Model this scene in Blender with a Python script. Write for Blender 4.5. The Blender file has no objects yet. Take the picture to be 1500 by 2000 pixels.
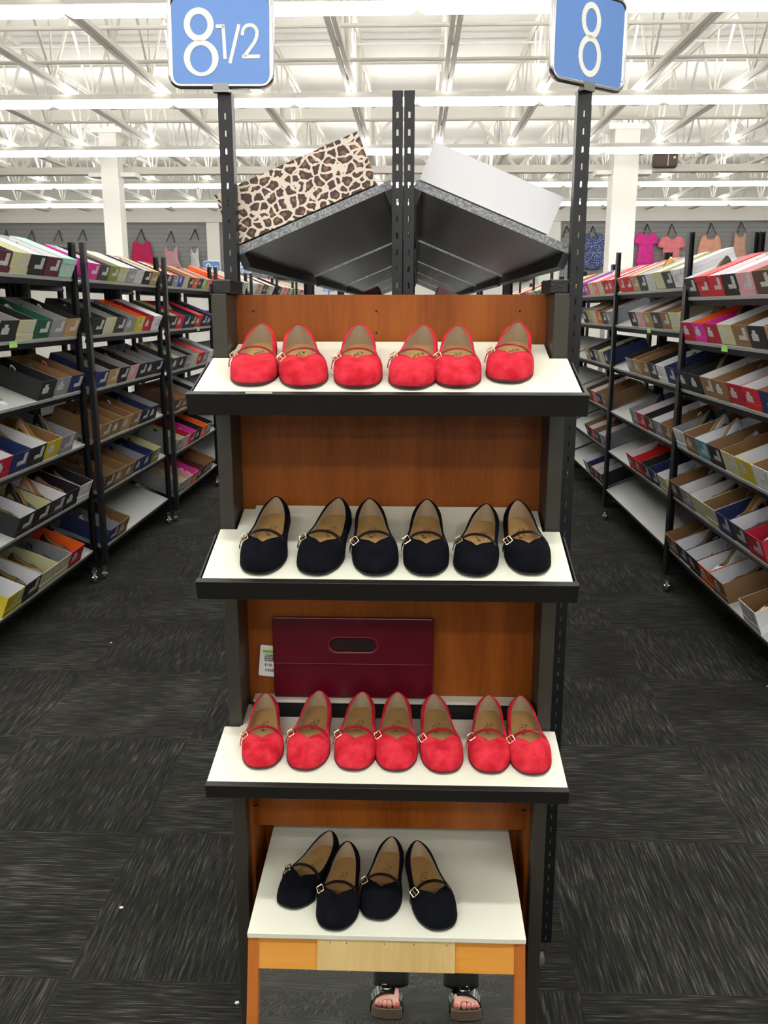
import bpy, bmesh, math, random
from mathutils import Vector, Matrix, Euler
R = math.radians
sc = bpy.context.scene
C = sc.collection
# ------------------------------------------------------------------ camera
cam_d = bpy.data.cameras.new('camera'); cam = bpy.data.objects.new('camera', cam_d); C.objects.link(cam)
cam_d.sensor_fit = 'VERTICAL'; cam_d.sensor_height = 36; cam_d.lens = 36 * 1735 / 2000
cam_d.clip_start = .02; cam_d.clip_end = 200
cam.location = (0, 0, 1.74)
cam.rotation_euler = (R(90) - math.atan(397 / 1735), 0, R(1.95))
sc.camera = cam
# ------------------------------------------------------------------ world, exposure
w = bpy.data.worlds.new('world'); sc.world = w; w.use_nodes = True
w.node_tree.nodes['Background'].inputs[0].default_value = (.9, .95, 1, 1)
w.node_tree.nodes['Background'].inputs[1].default_value = .05
vs = sc.view_settings
vs.view_transform = 'Standard'; vs.look = 'None'; vs.gamma = 1; vs.use_curve_mapping = False; vs.exposure = 0.30
sc.cycles.max_bounces = 8; sc.cycles.diffuse_bounces = 5; sc.cycles.glossy_bounces = 4
# ------------------------------------------------------------------ light of the tube rows
LAMP_ROWS = [-9.0, -5.8, -2.6, .6, 3.75, 6.75, 9.6, 12.5, 15.75, 18.6]
LAMP_Z = 3.76
for yy in LAMP_ROWS:
    ld = bpy.data.lights.new('tube_row_light', 'AREA'); ld.shape = 'RECTANGLE'; ld.size = 19.6; ld.size_y = .12
    ld.energy = 132 if yy > 3 else 165; ld.spread = R(130) if yy > 3 else math.pi; ld.color = (1, .993, .968)
    lo = bpy.data.objects.new('tube_row_light', ld); C.objects.link(lo); lo.location = (0, yy, LAMP_Z - .075)
    lu = ld.copy(); lu.name = 'tube_row_uplight'; lu.energy = 140; lu.size_y = .16; lu.spread = math.pi
    lo = bpy.data.objects.new('tube_row_uplight', lu); C.objects.link(lo); lo.location = (0, yy, LAMP_Z + .1); lo.rotation_euler = (math.pi, 0, 0)

# ------------------------------------------------------------------ materials
MAT = {}
def srgb(h):
    if isinstance(h, str):
        v = [int(h[i:i + 2], 16) / 255 for i in (0, 2, 4)]
    else: v = [c / 255 for c in h]
    return tuple((c / 12.92 if c <= .04045 else ((c + .055) / 1.055) ** 2.4) for c in v) + (1,)
def mat(name, col, rough=.6, metal=0, spec=.5, noise=0, nscale=30, bump=0, bscale=200, stretch=(1, 1, 1), sheen=0, emit=0, coat=0):
    if name in MAT: return MAT[name]
    m = bpy.data.materials.new(name); m.use_nodes = True; nt = m.node_tree; b = nt.nodes['Principled BSDF']
    c = srgb(col) if isinstance(col, str) or max(col) > 1.5 else tuple(col) + (1,)
    b.inputs['Base Color'].default_value = c; b.inputs['Roughness'].default_value = rough
    b.inputs['Metallic'].default_value = metal; b.inputs['Specular IOR Level'].default_value = spec
    if sheen: b.inputs['Sheen Weight'].default_value = sheen; b.inputs['Sheen Tint'].default_value = c
    if coat: b.inputs['Coat Weight'].default_value = coat; b.inputs['Coat Roughness'].default_value = .12
    if emit: b.inputs['Emission Color'].default_value = c; b.inputs['Emission Strength'].default_value = emit
    if noise or bump:
        tc = nt.nodes.new('ShaderNodeTexCoord'); mp = nt.nodes.new('ShaderNodeMapping'); mp.inputs['Scale'].default_value = stretch
        nt.links.new(tc.outputs['Object'], mp.inputs[0])
    if noise:
        n = nt.nodes.new('ShaderNodeTexNoise'); n.inputs['Scale'].default_value = nscale; n.inputs['Detail'].default_value = 5
        nt.links.new(mp.outputs[0], n.inputs['Vector'])
        r = nt.nodes.new('ShaderNodeMapRange'); r.inputs[1].default_value = .3; r.inputs[2].default_value = .7
        r.inputs[3].default_value = 1 - noise; r.inputs[4].default_value = 1 + noise; nt.links.new(n.outputs[0], r.inputs[0])
        h = nt.nodes.new('ShaderNodeVectorMath'); h.operation = 'SCALE'; h.inputs[0].default_value = c[:3]
        nt.links.new(r.outputs[0], h.inputs['Scale']); nt.links.new(h.outputs[0], b.inputs['Base Color'])
    if bump:
        n2 = nt.nodes.new('ShaderNodeTexNoise'); n2.inputs['Scale'].default_value = bscale; nt.links.new(mp.outputs[0], n2.inputs['Vector'])
        bp = nt.nodes.new('ShaderNodeBump'); bp.inputs['Strength'].default_value = bump; bp.inputs['Distance'].default_value = .002
        nt.links.new(n2.outputs[0], bp.inputs['Height']); nt.links.new(bp.outputs[0], b.inputs['Normal'])
    MAT[name] = m; return m
class NT:
    def __init__(s, name, rough=.6):
        s.m = bpy.data.materials.new(name); s.m.use_nodes = True; s.t = s.m.node_tree; s.b = s.t.nodes['Principled BSDF']
        s.b.inputs['Roughness'].default_value = rough; MAT[name] = s.m
    def n(s, kind, **k):
        x = s.t.nodes.new('ShaderNode' + kind)
        for a, v in k.items(): setattr(x, a, v)
        return x
    def l(s, a, b): s.t.links.new(a, b)
    def math(s, op, a, b=None, c=None):
        x = s.n('Math', operation=op)
        for i, v in enumerate((a, b, c)):
            if v is None: continue
            if isinstance(v, (int, float)): x.inputs[i].default_value = v
            else: s.l(v, x.inputs[i])
        return x.outputs[0]
    def mix(s, f, a, b):
        x = s.n('Mix', data_type='RGBA')
        if isinstance(f, (int, float)): x.inputs[0].default_value = f
        else: s.l(f, x.inputs[0])
        for i, v in ((6, a), (7, b)):
            if isinstance(v, tuple): x.inputs[i].default_value = v
            else: s.l(v, x.inputs[i])
        return x.outputs[2]
    def ramp(s, f, stops):
        x = s.n('ValToRGB'); e = x.color_ramp.elements
        while len(e) < len(stops): e.new(.5)
        for k, (p, c) in enumerate(stops): e[k].position = p; e[k].color = c
        s.l(f, x.inputs[0]); return x.outputs[0]

def carpet():
    k = NT('carpet_tiles', .95); k.b.inputs['Specular IOR Level'].default_value = .1
    g = k.n('NewGeometry'); sp = k.n('SeparateXYZ'); k.l(g.outputs['Position'], sp.inputs[0])
    X, Y = sp.outputs[0], sp.outputs[1]
    i = k.math('FLOOR', k.math('DIVIDE', k.math('SUBTRACT', X, 1.12), .68))
    j = k.math('FLOOR', k.math('DIVIDE', k.math('SUBTRACT', Y, 2.0), .68))
    par = k.math('FLOORED_MODULO', k.math('ADD', i, j), 2)
    def streak(lx, ly):
        cx = k.n('CombineXYZ'); k.l(k.math('MULTIPLY', X, lx), cx.inputs[0]); k.l(k.math('MULTIPLY', Y, ly), cx.inputs[1])
        k.l(k.math('ADD', k.math('MULTIPLY', i, 7.3), k.math('MULTIPLY', j, 3.1)), cx.inputs[2])
        a = k.n('TexNoise'); a.inputs['Scale'].default_value = 1; a.inputs['Detail'].default_value = 3; a.inputs['Roughness'].default_value = .6
        k.l(cx.outputs[0], a.inputs['Vector']); return a.outputs[0]
    a = streak(210, 9); b = streak(9, 210)
    f = k.n('Mix', data_type='FLOAT'); k.l(par, f.inputs[0]); k.l(b, f.inputs[2]); k.l(a, f.inputs[3])
    big = k.n('TexNoise'); big.inputs['Scale'].default_value = 3.5; k.l(g.outputs['Position'], big.inputs['Vector'])
    v = k.math('ADD', f.outputs[0], k.math('MULTIPLY', k.math('SUBTRACT', big.outputs[0], .5), .25))
    tint = k.math('FRACT', k.math('MULTIPLY', k.math('SINE', k.math('ADD', k.math('MULTIPLY', i, 12.9), k.math('MULTIPLY', j, 78.2))), 437.5))
    v2 = k.math('ADD', v, k.math('MULTIPLY', tint, .03))
    col = k.ramp(v2, [(.36, (.012, .0115, .0095, 1)), (.5, (.021, .0205, .0175, 1)), (.6, (.034, .033, .029, 1)), (.70, (.085, .085, .075, 1))])
    fine = k.n('TexNoise'); fine.inputs['Scale'].default_value = 700; k.l(g.outputs['Position'], fine.inputs['Vector'])
    vm = k.n('VectorMath', operation='SCALE'); k.l(col, vm.inputs[0]); k.l(k.math('ADD', k.math('MULTIPLY', fine.outputs[0], .9), .55), vm.inputs['Scale'])
    k.l(vm.outputs[0], k.b.inputs['Base Color'])
    bp = k.n('Bump'); bp.inputs['Strength'].default_value = .25; bp.inputs['Distance'].default_value = .002
    k.l(v, bp.inputs['Height']); k.l(bp.outputs[0], k.b.inputs['Normal']); return k.m
def wood(name, c1, c2, rough=.38, sx=9, sz=.9, axis='z', coat=.15):
    k = NT(name, rough); tc = k.n('TexCoord'); mp = k.n('Mapping')
    s = {'z': (sx, sx, sz), 'x': (sz, sx, sx)}[axis]; mp.inputs['Scale'].default_value = s
    k.l(tc.outputs['Object'], mp.inputs[0])
    n = k.n('TexNoise'); n.inputs['Scale'].default_value = 1; n.inputs['Detail'].default_value = 6; n.inputs['Distortion'].default_value = .6
    k.l(mp.outputs[0], n.inputs['Vector'])
    mp2 = k.n('Mapping'); mp2.inputs['Scale'].default_value = tuple(v * 14 for v in s); k.l(tc.outputs['Object'], mp2.inputs[0])
    n2 = k.n('TexNoise'); n2.inputs['Scale'].default_value = 1; n2.inputs['Detail'].default_value = 3; k.l(mp2.outputs[0], n2.inputs['Vector'])
    f = k.math('ADD', k.math('MULTIPLY', n.outputs[0], .75), k.math('MULTIPLY', n2.outputs[0], .25))
    k.l(k.ramp(f, [(.35, srgb(c1)), (.62, srgb(c2))]), k.b.inputs['Base Color']); k.b.inputs['Coat Weight'].default_value = coat * .4; k.b.inputs['Specular IOR Level'].default_value = .25
    return k.m
def leopard():
    k = NT('leopard_print_paper', .55); tc = k.n('TexCoord'); mp = k.n('Mapping'); mp.inputs['Scale'].default_value = (1, 1, 1.15)
    k.l(tc.outputs['Object'], mp.inputs[0])
    n = k.n('TexNoise'); n.inputs['Scale'].default_value = 45; n.inputs['Detail'].default_value = 2; k.l(mp.outputs[0], n.inputs['Vector'])
    ad = k.n('VectorMath', operation='MULTIPLY_ADD'); k.l(n.outputs['Color'], ad.inputs[0]); ad.inputs[1].default_value = (.016, .016, .016); k.l(mp.outputs[0], ad.inputs[2])
    v = k.n('TexVoronoi'); v.inputs['Scale'].default_value = 47; v.inputs['Randomness'].default_value = .85; k.l(ad.outputs[0], v.inputs['Vector'])
    e = k.n('TexVoronoi', feature='DISTANCE_TO_EDGE'); e.inputs['Scale'].default_value = 47; e.inputs['Randomness'].default_value = .85; k.l(ad.outputs[0], e.inputs['Vector'])
    n3 = k.n('TexNoise'); n3.inputs['Scale'].default_value = 110; k.l(mp.outputs[0], n3.inputs['Vector'])
    ed = k.math('ADD', e.outputs['Distance'], k.math('MULTIPLY', k.math('SUBTRACT', n3.outputs[0], .5), .22))
    spot = k.ramp(ed, [(.10, (0, 0, 0, 1)), (.125, (1, 1, 1, 1))])
    core = k.ramp(v.outputs['Distance'], [(.14, srgb('8a6244')), (.30, srgb('46352e'))])
    k.l(k.mix(spot, srgb('e4d5c4'), core), k.b.inputs['Base Color']); return k.m
def suede(name, c1, c2):
    k = NT(name, .92); tc = k.n('TexCoord'); oi = k.n('ObjectInfo')
    n = k.n('TexNoise'); n.inputs['Scale'].default_value = 38; n.inputs['Detail'].default_value = 4; n.noise_dimensions = '4D'
    k.l(tc.outputs['Object'], n.inputs['Vector']); k.l(k.math('MULTIPLY', oi.outputs['Random'], 40), n.inputs['W'])
    k.l(k.ramp(n.outputs[0], [(.36, srgb(c1)), (.62, srgb(c2))]), k.b.inputs['Base Color'])
    k.b.inputs['Specular IOR Level'].default_value = .12; k.b.inputs['Sheen Weight'].default_value = .12; k.b.inputs['Sheen Roughness'].default_value = .5
    k.b.inputs['Sheen Tint'].default_value = srgb(c2)
    f = k.n('TexNoise'); f.inputs['Scale'].default_value = 900; k.l(tc.outputs['Object'], f.inputs['Vector'])
    bp = k.n('Bump'); bp.inputs['Strength'].default_value = .25; bp.inputs['Distance'].default_value = .0006
    k.l(f.outputs[0], bp.inputs['Height']); k.l(bp.outputs[0], k.b.inputs['Normal']); return k.m
def speckle():
    k = NT('grey_speckled_edge', .55); tc = k.n('TexCoord'); n = k.n('TexNoise'); n.inputs['Scale'].default_value = 260; k.l(tc.outputs['Object'], n.inputs['Vector'])
    k.l(k.ramp(n.outputs[0], [(.42, srgb('6f7276')), (.6, srgb('a2a5a8'))]), k.b.inputs['Base Color']); return k.m
def slats():
    k = NT('grey_slatwall', .5); g = k.n('NewGeometry'); sp = k.n('SeparateXYZ'); k.l(g.outputs['Position'], sp.inputs[0])
    f = k.math('FRACT', k.math('DIVIDE', sp.outputs[2], .1))
    gr = k.math('LESS_THAN', f, .14)
    k.l(k.mix(gr, srgb('8c8c8c'), srgb('7a7a7a')), k.b.inputs['Base Color'])
    bp = k.n('Bump'); bp.inputs['Distance'].default_value = .01; bp.inputs['Strength'].default_value = .6; bp.invert = True
    k.l(gr, bp.inputs['Height']); k.l(bp.outputs[0], k.b.inputs['Normal']); return k.m
def deck():
    k = NT('white_roof_deck', .6); g = k.n('NewGeometry'); sp = k.n('SeparateXYZ'); k.l(g.outputs['Position'], sp.inputs[0])
    f = k.math('FRACT', k.math('DIVIDE', sp.outputs[0], .15)); gr = k.math('LESS_THAN', f, .3)
    k.b.inputs['Base Color'].default_value = srgb('e4e2dc')
    bp = k.n('Bump'); bp.inputs['Distance'].default_value = .03; bp.inputs['Strength'].default_value = .5
    k.l(gr, bp.inputs['Height']); k.l(bp.outputs[0], k.b.inputs['Normal']); return k.m
def sticker(name, base, ink, sx=60, sy=14):
    k = NT(name, .5); tc = k.n('TexCoord'); n = k.n('TexNoise'); n.inputs['Scale'].default_value = 1
    mp = k.n('Mapping'); mp.inputs['Scale'].default_value = (30, 110, 330); k.l(tc.outputs['Object'], mp.inputs[0]); k.l(mp.outputs[0], n.inputs['Vector'])
    k.l(k.ramp(n.outputs[0], [(.40, srgb(ink)), (.47, srgb(base))]), k.b.inputs['Base Color']); return k.m
def floral(name, base, spot, sc_=60):
    k = NT(name, .8); tc = k.n('TexCoord'); v = k.n('TexVoronoi'); v.inputs['Scale'].default_value = sc_; k.l(tc.outputs['Object'], v.inputs['Vector'])
    k.l(k.ramp(v.outputs['Distance'], [(.28, srgb(spot)), (.36, srgb(base))]), k.b.inputs['Base Color']); return k.m

M_CARPET = carpet(); M_SPECK = speckle(); M_SLAT = slats(); M_DECK = deck(); M_LEO = leopard()
M_CHERRY = wood('cherry_veneer', '74380c', '96521a'); M_ORANGE = wood('orange_stained_wood', '9c5420', 'b06628')
M_PINE = wood('golden_wood', 'c07c28', 'd49440', axis='x'); M_PLY = wood('pale_plywood', 'b89a60', 'cbb078', rough=.6, coat=0)
M_RED = suede('red_suede', 'b41c2a', 'd43644'); M_BLK = suede('black_suede', '06070c', '0b0d15')
M_REDL = mat('red_leather_strap', '981828', .38); M_BLKL = mat('dark_brown_leather_strap', '221c1c', .25)
M_WHITE = mat('cream_white_laminate', 'e3e3d2', .42); M_COL = mat('dark_olive_metal', '34322a', .45); M_COLK = mat('black_end_trim', '171613', .5)
M_CAP = mat('black_cap', '16161a', .35, bump=.3)
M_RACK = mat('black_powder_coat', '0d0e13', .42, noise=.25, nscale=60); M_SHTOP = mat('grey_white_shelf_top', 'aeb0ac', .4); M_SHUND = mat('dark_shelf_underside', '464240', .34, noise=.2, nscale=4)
M_LINE = mat('beige_lining', 'a8957c', .7); M_LINET = mat('tan_insole', 'a5814f', .6, noise=.08, nscale=25); M_INK = mat('brown_stamp', '5a3a1e', .7)
M_SOLE = mat('dark_rubber_sole', '191516', .6); M_SOLER = mat('dark_red_sole_edge', '4c1420', .6)
M_GOLD = mat('pale_gold_metal', 'f6e4b8', .2, metal=1); M_CHROME = mat('chrome', 'd8d8d8', .12, metal=1); M_STEEL = mat('dull_steel', '8a8a88', .35, metal=1)
M_PAINT = mat('white_paint', 'eceae4', .55); M_WALLP = mat('white_wall_paint', 'e6e4de', .7); M_TRUSS = mat('white_joist_paint', 'dcd9d0', .5)
M_TUBE = mat('lit_tube', 'fffefa', .5, emit=9); M_SIGNB = mat('blue_sign_face', '6490d4', .3); M_SIGNW = mat('white_sign_figures', 'f4f2ea', .5)
M_STK = sticker('white_box_sticker', 'd8d8d6', '606062'); M_GRN = sticker('green_price_sticker', 'a8e070', '3c7a34')
M_PAPER = mat('white_paper', 'e8e8e8', .6); M_PBLK = mat('printed_black', '1a1a1a', .6); M_LIME = mat('lime_band', '8cc63e', .6)
M_MIRROR = mat('mirror_glass', (.94, .96, .92), 0.0, metal=1); M_RUB = mat('clear_grey_rubber', '5a5a58', .3)
M_CLUTCH = mat('burgundy_leather', '56081a', .24, noise=.15, nscale=8, bump=.12, bscale=60, coat=.3); M_STITCH = mat('pink_stitching', 'c07080', .6)
M_SKIN = mat('skin', 'c8968a', .5); M_TROUS = mat('black_trousers', '0b0b0e', .85); M_PATENT = mat('black_patent_strap', '0b0b0b', .12); M_CORK = mat('cork_sandal_sole', '5a4a3c', .8); M_NAIL = mat('pink_nail', 'c85a60', .2)

# ------------------------------------------------------------------ mesh helpers
class MB:
    def __init__(s): s.v = []; s.f = []; s.m = []; s.k = 0
    def add(s, vs, fs, mi=None):
        o = len(s.v); s.v += [tuple(p) for p in vs]; s.f += [tuple(i + o for i in f) for f in fs]; s.m += [s.k if mi is None else mi] * len(fs); return s
    def box(s, a, b, mi=None, M=None):
        x0, y0, z0 = a; x1, y1, z1 = b
        v = [Vector(p) for p in ((x0, y0, z0), (x1, y0, z0), (x1, y1, z0), (x0, y1, z0), (x0, y0, z1), (x1, y0, z1), (x1, y1, z1), (x0, y1, z1))]
        if M is not None: v = [M @ p for p in v]
        f = [(0, 3, 2, 1), (4, 5, 6, 7), (0, 1, 5, 4), (1, 2, 6, 5), (2, 3, 7, 6), (3, 0, 4, 7)]
        o = len(s.v); s.v += [tuple(p) for p in v]; s.f += [tuple(i + o for i in q) for q in f]
        s.m += list(mi) if isinstance(mi, (list, tuple)) else [s.k if mi is None else mi] * 6; return s
    def bar(s, p, q, w, h=None, mi=None):
        p, q = Vector(p), Vector(q); d = (q - p); L = d.length; d.normalize(); h = h or w
        u = Vector((0, 0, 1)) if abs(d.z) < .95 else Vector((1, 0, 0)); a = d.cross(u).normalized(); b = a.cross(d)
        M = Matrix((a, d, b)).transposed().to_4x4(); M.translation = p
        return s.box((-w / 2, 0, -h / 2), (w / 2, L, h / 2), mi, M)
    def tube(s, path, r, n=8, closed=False, mi=None, cap=True):
        P = [Vector(p) for p in path]; N = len(P); rr = r if isinstance(r, (list, tuple)) else [r] * N; vs = []; fs = []
        prev = None
        for i in range(N):
            t = (P[(i + 1) % N] - P[i - 1]) if closed else (P[min(i + 1, N - 1)] - P[max(i - 1, 0)])
            t.normalize()
            if prev is None: u = Vector((0, 0, 1)) if abs(t.z) < .9 else Vector((1, 0, 0)); a = t.cross(u).normalized()
            else: a = (prev - t * prev.dot(t)).normalized()
            prev = a; b = t.cross(a)
            for k in range(n):
                an = 2 * math.pi * k / n; vs.append(P[i] + (a * math.cos(an) + b * math.sin(an)) * rr[i])
        for i in range(N if closed else N - 1):
            j = (i + 1) % N
            for k in range(n): fs.append((i * n + k, i * n + (k + 1) % n, j * n + (k + 1) % n, j * n + k))
        if cap and not closed: fs += [tuple(range(n - 1, -1, -1)), tuple(range((N - 1) * n, N * n))]
        return s.add(vs, fs, mi)
    def ribbon(s, path, wdir, w, th, mi=None):
        P = [Vector(p) for p in path]; N = len(P); vs = []; fs = []
        for i in range(N):
            t = (P[min(i + 1, N - 1)] - P[max(i - 1, 0)]).normalized(); wd = Vector(wdir); wd = (wd - t * wd.dot(t)).normalized(); nn = t.cross(wd)
            for a, b in ((-1, -1), (1, -1), (1, 1), (-1, 1)): vs.append(P[i] + wd * a * w / 2 + nn * b * th / 2)
        for i in range(N - 1):
            for k in range(4): fs.append((i * 4 + k, i * 4 + (k + 1) % 4, i * 4 + 4 + (k + 1) % 4, i * 4 + 4 + k))
        fs += [(3, 2, 1, 0), tuple(range(4 * N - 4, 4 * N))]
        return s.add(vs, fs, mi)
    def prism(s, pts, z0, z1, M=None, mi=None, zf=None):
        n = len(pts); v = [Vector((x, y, z0 if zf is None else z0 + zf(x, y))) for x, y in pts] + [Vector((x, y, z1 if zf is None else z1 + zf(x, y))) for x, y in pts]
        if M is not None: v = [M @ p for p in v]
        f = [tuple(range(n - 1, -1, -1)), tuple(range(n, 2 * n))] + [(i, (i + 1) % n, n + (i + 1) % n, n + i) for i in range(n)]
        return s.add(v, f, mi)
    def cyl(s, c, r, h, ax='z', n=20, mi=None):
        c = Vector(c); d = {'x': Vector((1, 0, 0)), 'y': Vector((0, 1, 0)), 'z': Vector((0, 0, 1))}[ax]
        return s.tube([c - d * h / 2, c + d * h / 2], r, n, mi=mi)
    def mesh(s, name, mats, smooth=False, bevel=0, ang=40):
        me = bpy.data.meshes.new(name); me.from_pydata(s.v, [], s.f)
        for m_ in (mats if isinstance(mats, (list, tuple)) else [mats]): me.materials.append(m_)
        if any(s.m): me.polygons.foreach_set('material_index', s.m)
        bm = bmesh.new(); bm.from_mesh(me); bmesh.ops.recalc_face_normals(bm, faces=bm.faces)
        if bevel: bmesh.ops.bevel(bm, geom=[e for e in bm.edges if len(e.link_faces) == 2 and e.calc_face_angle(0) > .5], offset=bevel, segments=2, affect='EDGES', profile=.5)
        if smooth:
            for f in bm.faces: f.smooth = True
            for e in bm.edges: e.smooth = not (len(e.link_faces) == 2 and e.calc_face_angle(0) > R(ang))
        bm.to_mesh(me); bm.free(); me.update(); return me
def link(name, me, parent=None, M=None):
    o = bpy.data.objects.new(name, me); C.objects.link(o)
    if parent: o.parent = parent
    if M is not None: o.matrix_local = M if parent else M
    return o
def obj(name, mb, mats, parent=None, M=None, **k): return link(name, mb.mesh(name, mats, **k), parent, M)
def tag(o, label, cat, group=None, kind=None):
    o['label'] = label; o['category'] = cat
    if group: o['group'] = group
    if kind: o['kind'] = kind
    return o
def thing(name, label, cat, loc=(0, 0, 0), rz=0, group=None, M=None):
    o = bpy.data.objects.new(name, None); C.objects.link(o); o.empty_display_size = .1
    if M is not None: o.matrix_world = M
    else: o.location = loc; o.rotation_euler = (0, 0, rz)
    return tag(o, label, cat, group)
def struct(name, mb, m, **k):
    o = obj(name, mb, m, **k); o['kind'] = 'structure'; return o
def copy_tree(o, parent=None):
    c = o.copy(); C.objects.link(c)
    if parent: c.parent = parent
    for ch in list(o.children): copy_tree(ch, c)
    return c
def rrect(w, h, r, n=6):
    p = []
    for cx, cy, a0 in ((w / 2 - r, h / 2 - r, 0), (-w / 2 + r, h / 2 - r, 90), (-w / 2 + r, -h / 2 + r, 180), (w / 2 - r, -h / 2 + r, 270)):
        for k in range(n + 1): a = R(a0 + 90 * k / n); p.append((cx + r * math.cos(a), cy + r * math.sin(a)))
    return p
def text_mesh(txt, size, ext=.0005):
    cu = bpy.data.curves.new('t', 'FONT'); cu.body = txt; cu.size = size; cu.extrude = ext; cu.align_x = 'CENTER'
    o = bpy.data.objects.new('t', cu); C.objects.link(o); bpy.context.view_layer.update()
    me = bpy.data.meshes.new_from_object(o.evaluated_get(bpy.context.evaluated_depsgraph_get())); bpy.data.objects.remove(o); return me
def cat(pts, n, closed=True):
    out = []; N = len(pts); segs = N if closed else N - 1
    for i in range(segs):
        p0, p1, p2, p3 = (pts[(i - 1) % N], pts[i], pts[(i + 1) % N], pts[(i + 2) % N]) if closed else (pts[max(i - 1, 0)], pts[i], pts[i + 1], pts[min(i + 2, N - 1)])
        for k in range(n):
            t = k / n; out.append(tuple(.5 * (2 * b + (c - a) * t + (2 * a - 5 * b + 4 * c - d) * t * t + (-a + 3 * b - 3 * c + d) * t ** 3) for a, b, c, d in zip(p0, p1, p2, p3)))
    if not closed: out.append(tuple(pts[-1]))
    return out

# ================================================================== SETTING
XW = 11.0; Y0 = -11.0; Y1 = 21.0; ZD = 4.78
struct('floor', MB().box((-XW, Y0, -.05), (XW, Y1, 0)), M_CARPET)
struct('ceiling', MB().box((-XW, Y0, ZD), (XW, Y1, ZD + .05)), M_DECK)
struct('wall_left', MB().box((-XW - .1, Y0, 0), (-XW, Y1, ZD)), M_WALLP)
struct('wall_right', MB().box((XW, Y0, 0), (XW + .1, Y1, ZD)), M_WALLP)
struct('wall_back', MB().box((-XW, Y1, 0), (XW, Y1 + .1, ZD)), M_WALLP)
struct('wall_front', MB().box((-XW, Y0 - .1, 0), (XW, Y0, ZD)), M_WALLP)
for n_, (a, b) in enumerate(((-10.6, -4.74), (-4.44, -2.7), (3.28, 10.6))):
    struct('trim_%d' % (n_ + 1), MB().box((a, Y1 - .03, 2.42), (b, Y1 - .001, 3.64)), M_SLAT)
struct('trim_4', MB().box((-XW + .01, Y1 - .14, 3.645), (XW - .01, Y1 - .001, 3.8)), M_PAINT)
struct('trim_5', MB().box((-4.735, Y1 - .12, 0), (-4.445, Y1 - .001, 3.64)), M_PAINT)
struct('trim_6', MB().box((2.78, Y1 - .12, 0), (3.24, Y1 - .001, 3.64)), M_PAINT)
# roof joists running away from the camera
JB, JT = 3.90, 4.62
jm = MB(); y = Y0 + .05
for dx in (-.028, .028): jm.box((dx - .019, Y0 + .02, JB - .02), (dx + .019, Y1 - .16, JB + .018))
for dx in (-.026, .026): jm.box((dx - .016, Y0 + .02, JT), (dx + .016, Y1 - .16, JT + .035))
y = Y0 + .1; up = True
while y < Y1 - .9:
    a, b = (JB, JT) if up else (JT, JB); jm.bar((0, y, a), (0, y + .56, b), .022); up = not up
    if up: jm.bar((0, y + .56, JB), (0, y + .56, JT), .016)
    y += .56
jme = jm.mesh('roof_joist', M_TRUSS)
k = -11
while k <= 10:
    x = .30 + .96 * k
    if abs(x) < XW - .2:
        o = link('roof_joist', jme, None, Matrix.Translation((x, 0, 0))); o['kind'] = 'structure'
    k += 1
for yy in (-4, -1, 2, 5.2, 7.75, 8.75, 10.6, 11.4, 16.9, 19.4):
    mb = MB(); mb.tube([(-XW + .02, yy, JB + .04), (XW - .02, yy, JB + .04)], .017, 8).tube([(-XW + .02, yy + .1, JT - .03), (XW - .02, yy + .1, JT - .03)], .015, 8)
    struct('bridging_pipe', mb, M_TRUSS, smooth=True)
for yy in (14.0, -2.0):
    mb = MB(); zt, zb = 4.45, 3.70
    mb.box((-XW + .02, yy - .09, zt), (XW - .02, yy + .09, zt + .14)).box((-XW + .02, yy - .08, zb), (XW - .02, yy + .08, zb + .1))
    x = -XW + .1; up = True
    while x < XW - .7:
        a, b = (zb + .05, zt) if up else (zt, zb + .05); mb.bar((x, yy, a), (x + .62, yy, b), .045); up = not up; x += .62
    struct('roof_girder', mb, M_TRUSS)
for n_, (x, w_) in enumerate(((-4.44, .25), (2.98, .35))):
    mb = MB().box((x - w_ / 2, 13.5, 0), (x + w_ / 2, 13.5 + w_, 4.2)).box((x - w_ / 2 - .1, 13.45, 4.2), (x + w_ / 2 + .1, 13.85, 4.28))
    mb.box((x - w_ / 2 - .22, 13.6, 3.62), (x + w_ / 2 + .22, 13.85, 3.68))
    struct('trim_%d' % (8 + n_), mb, M_PAINT)
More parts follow.
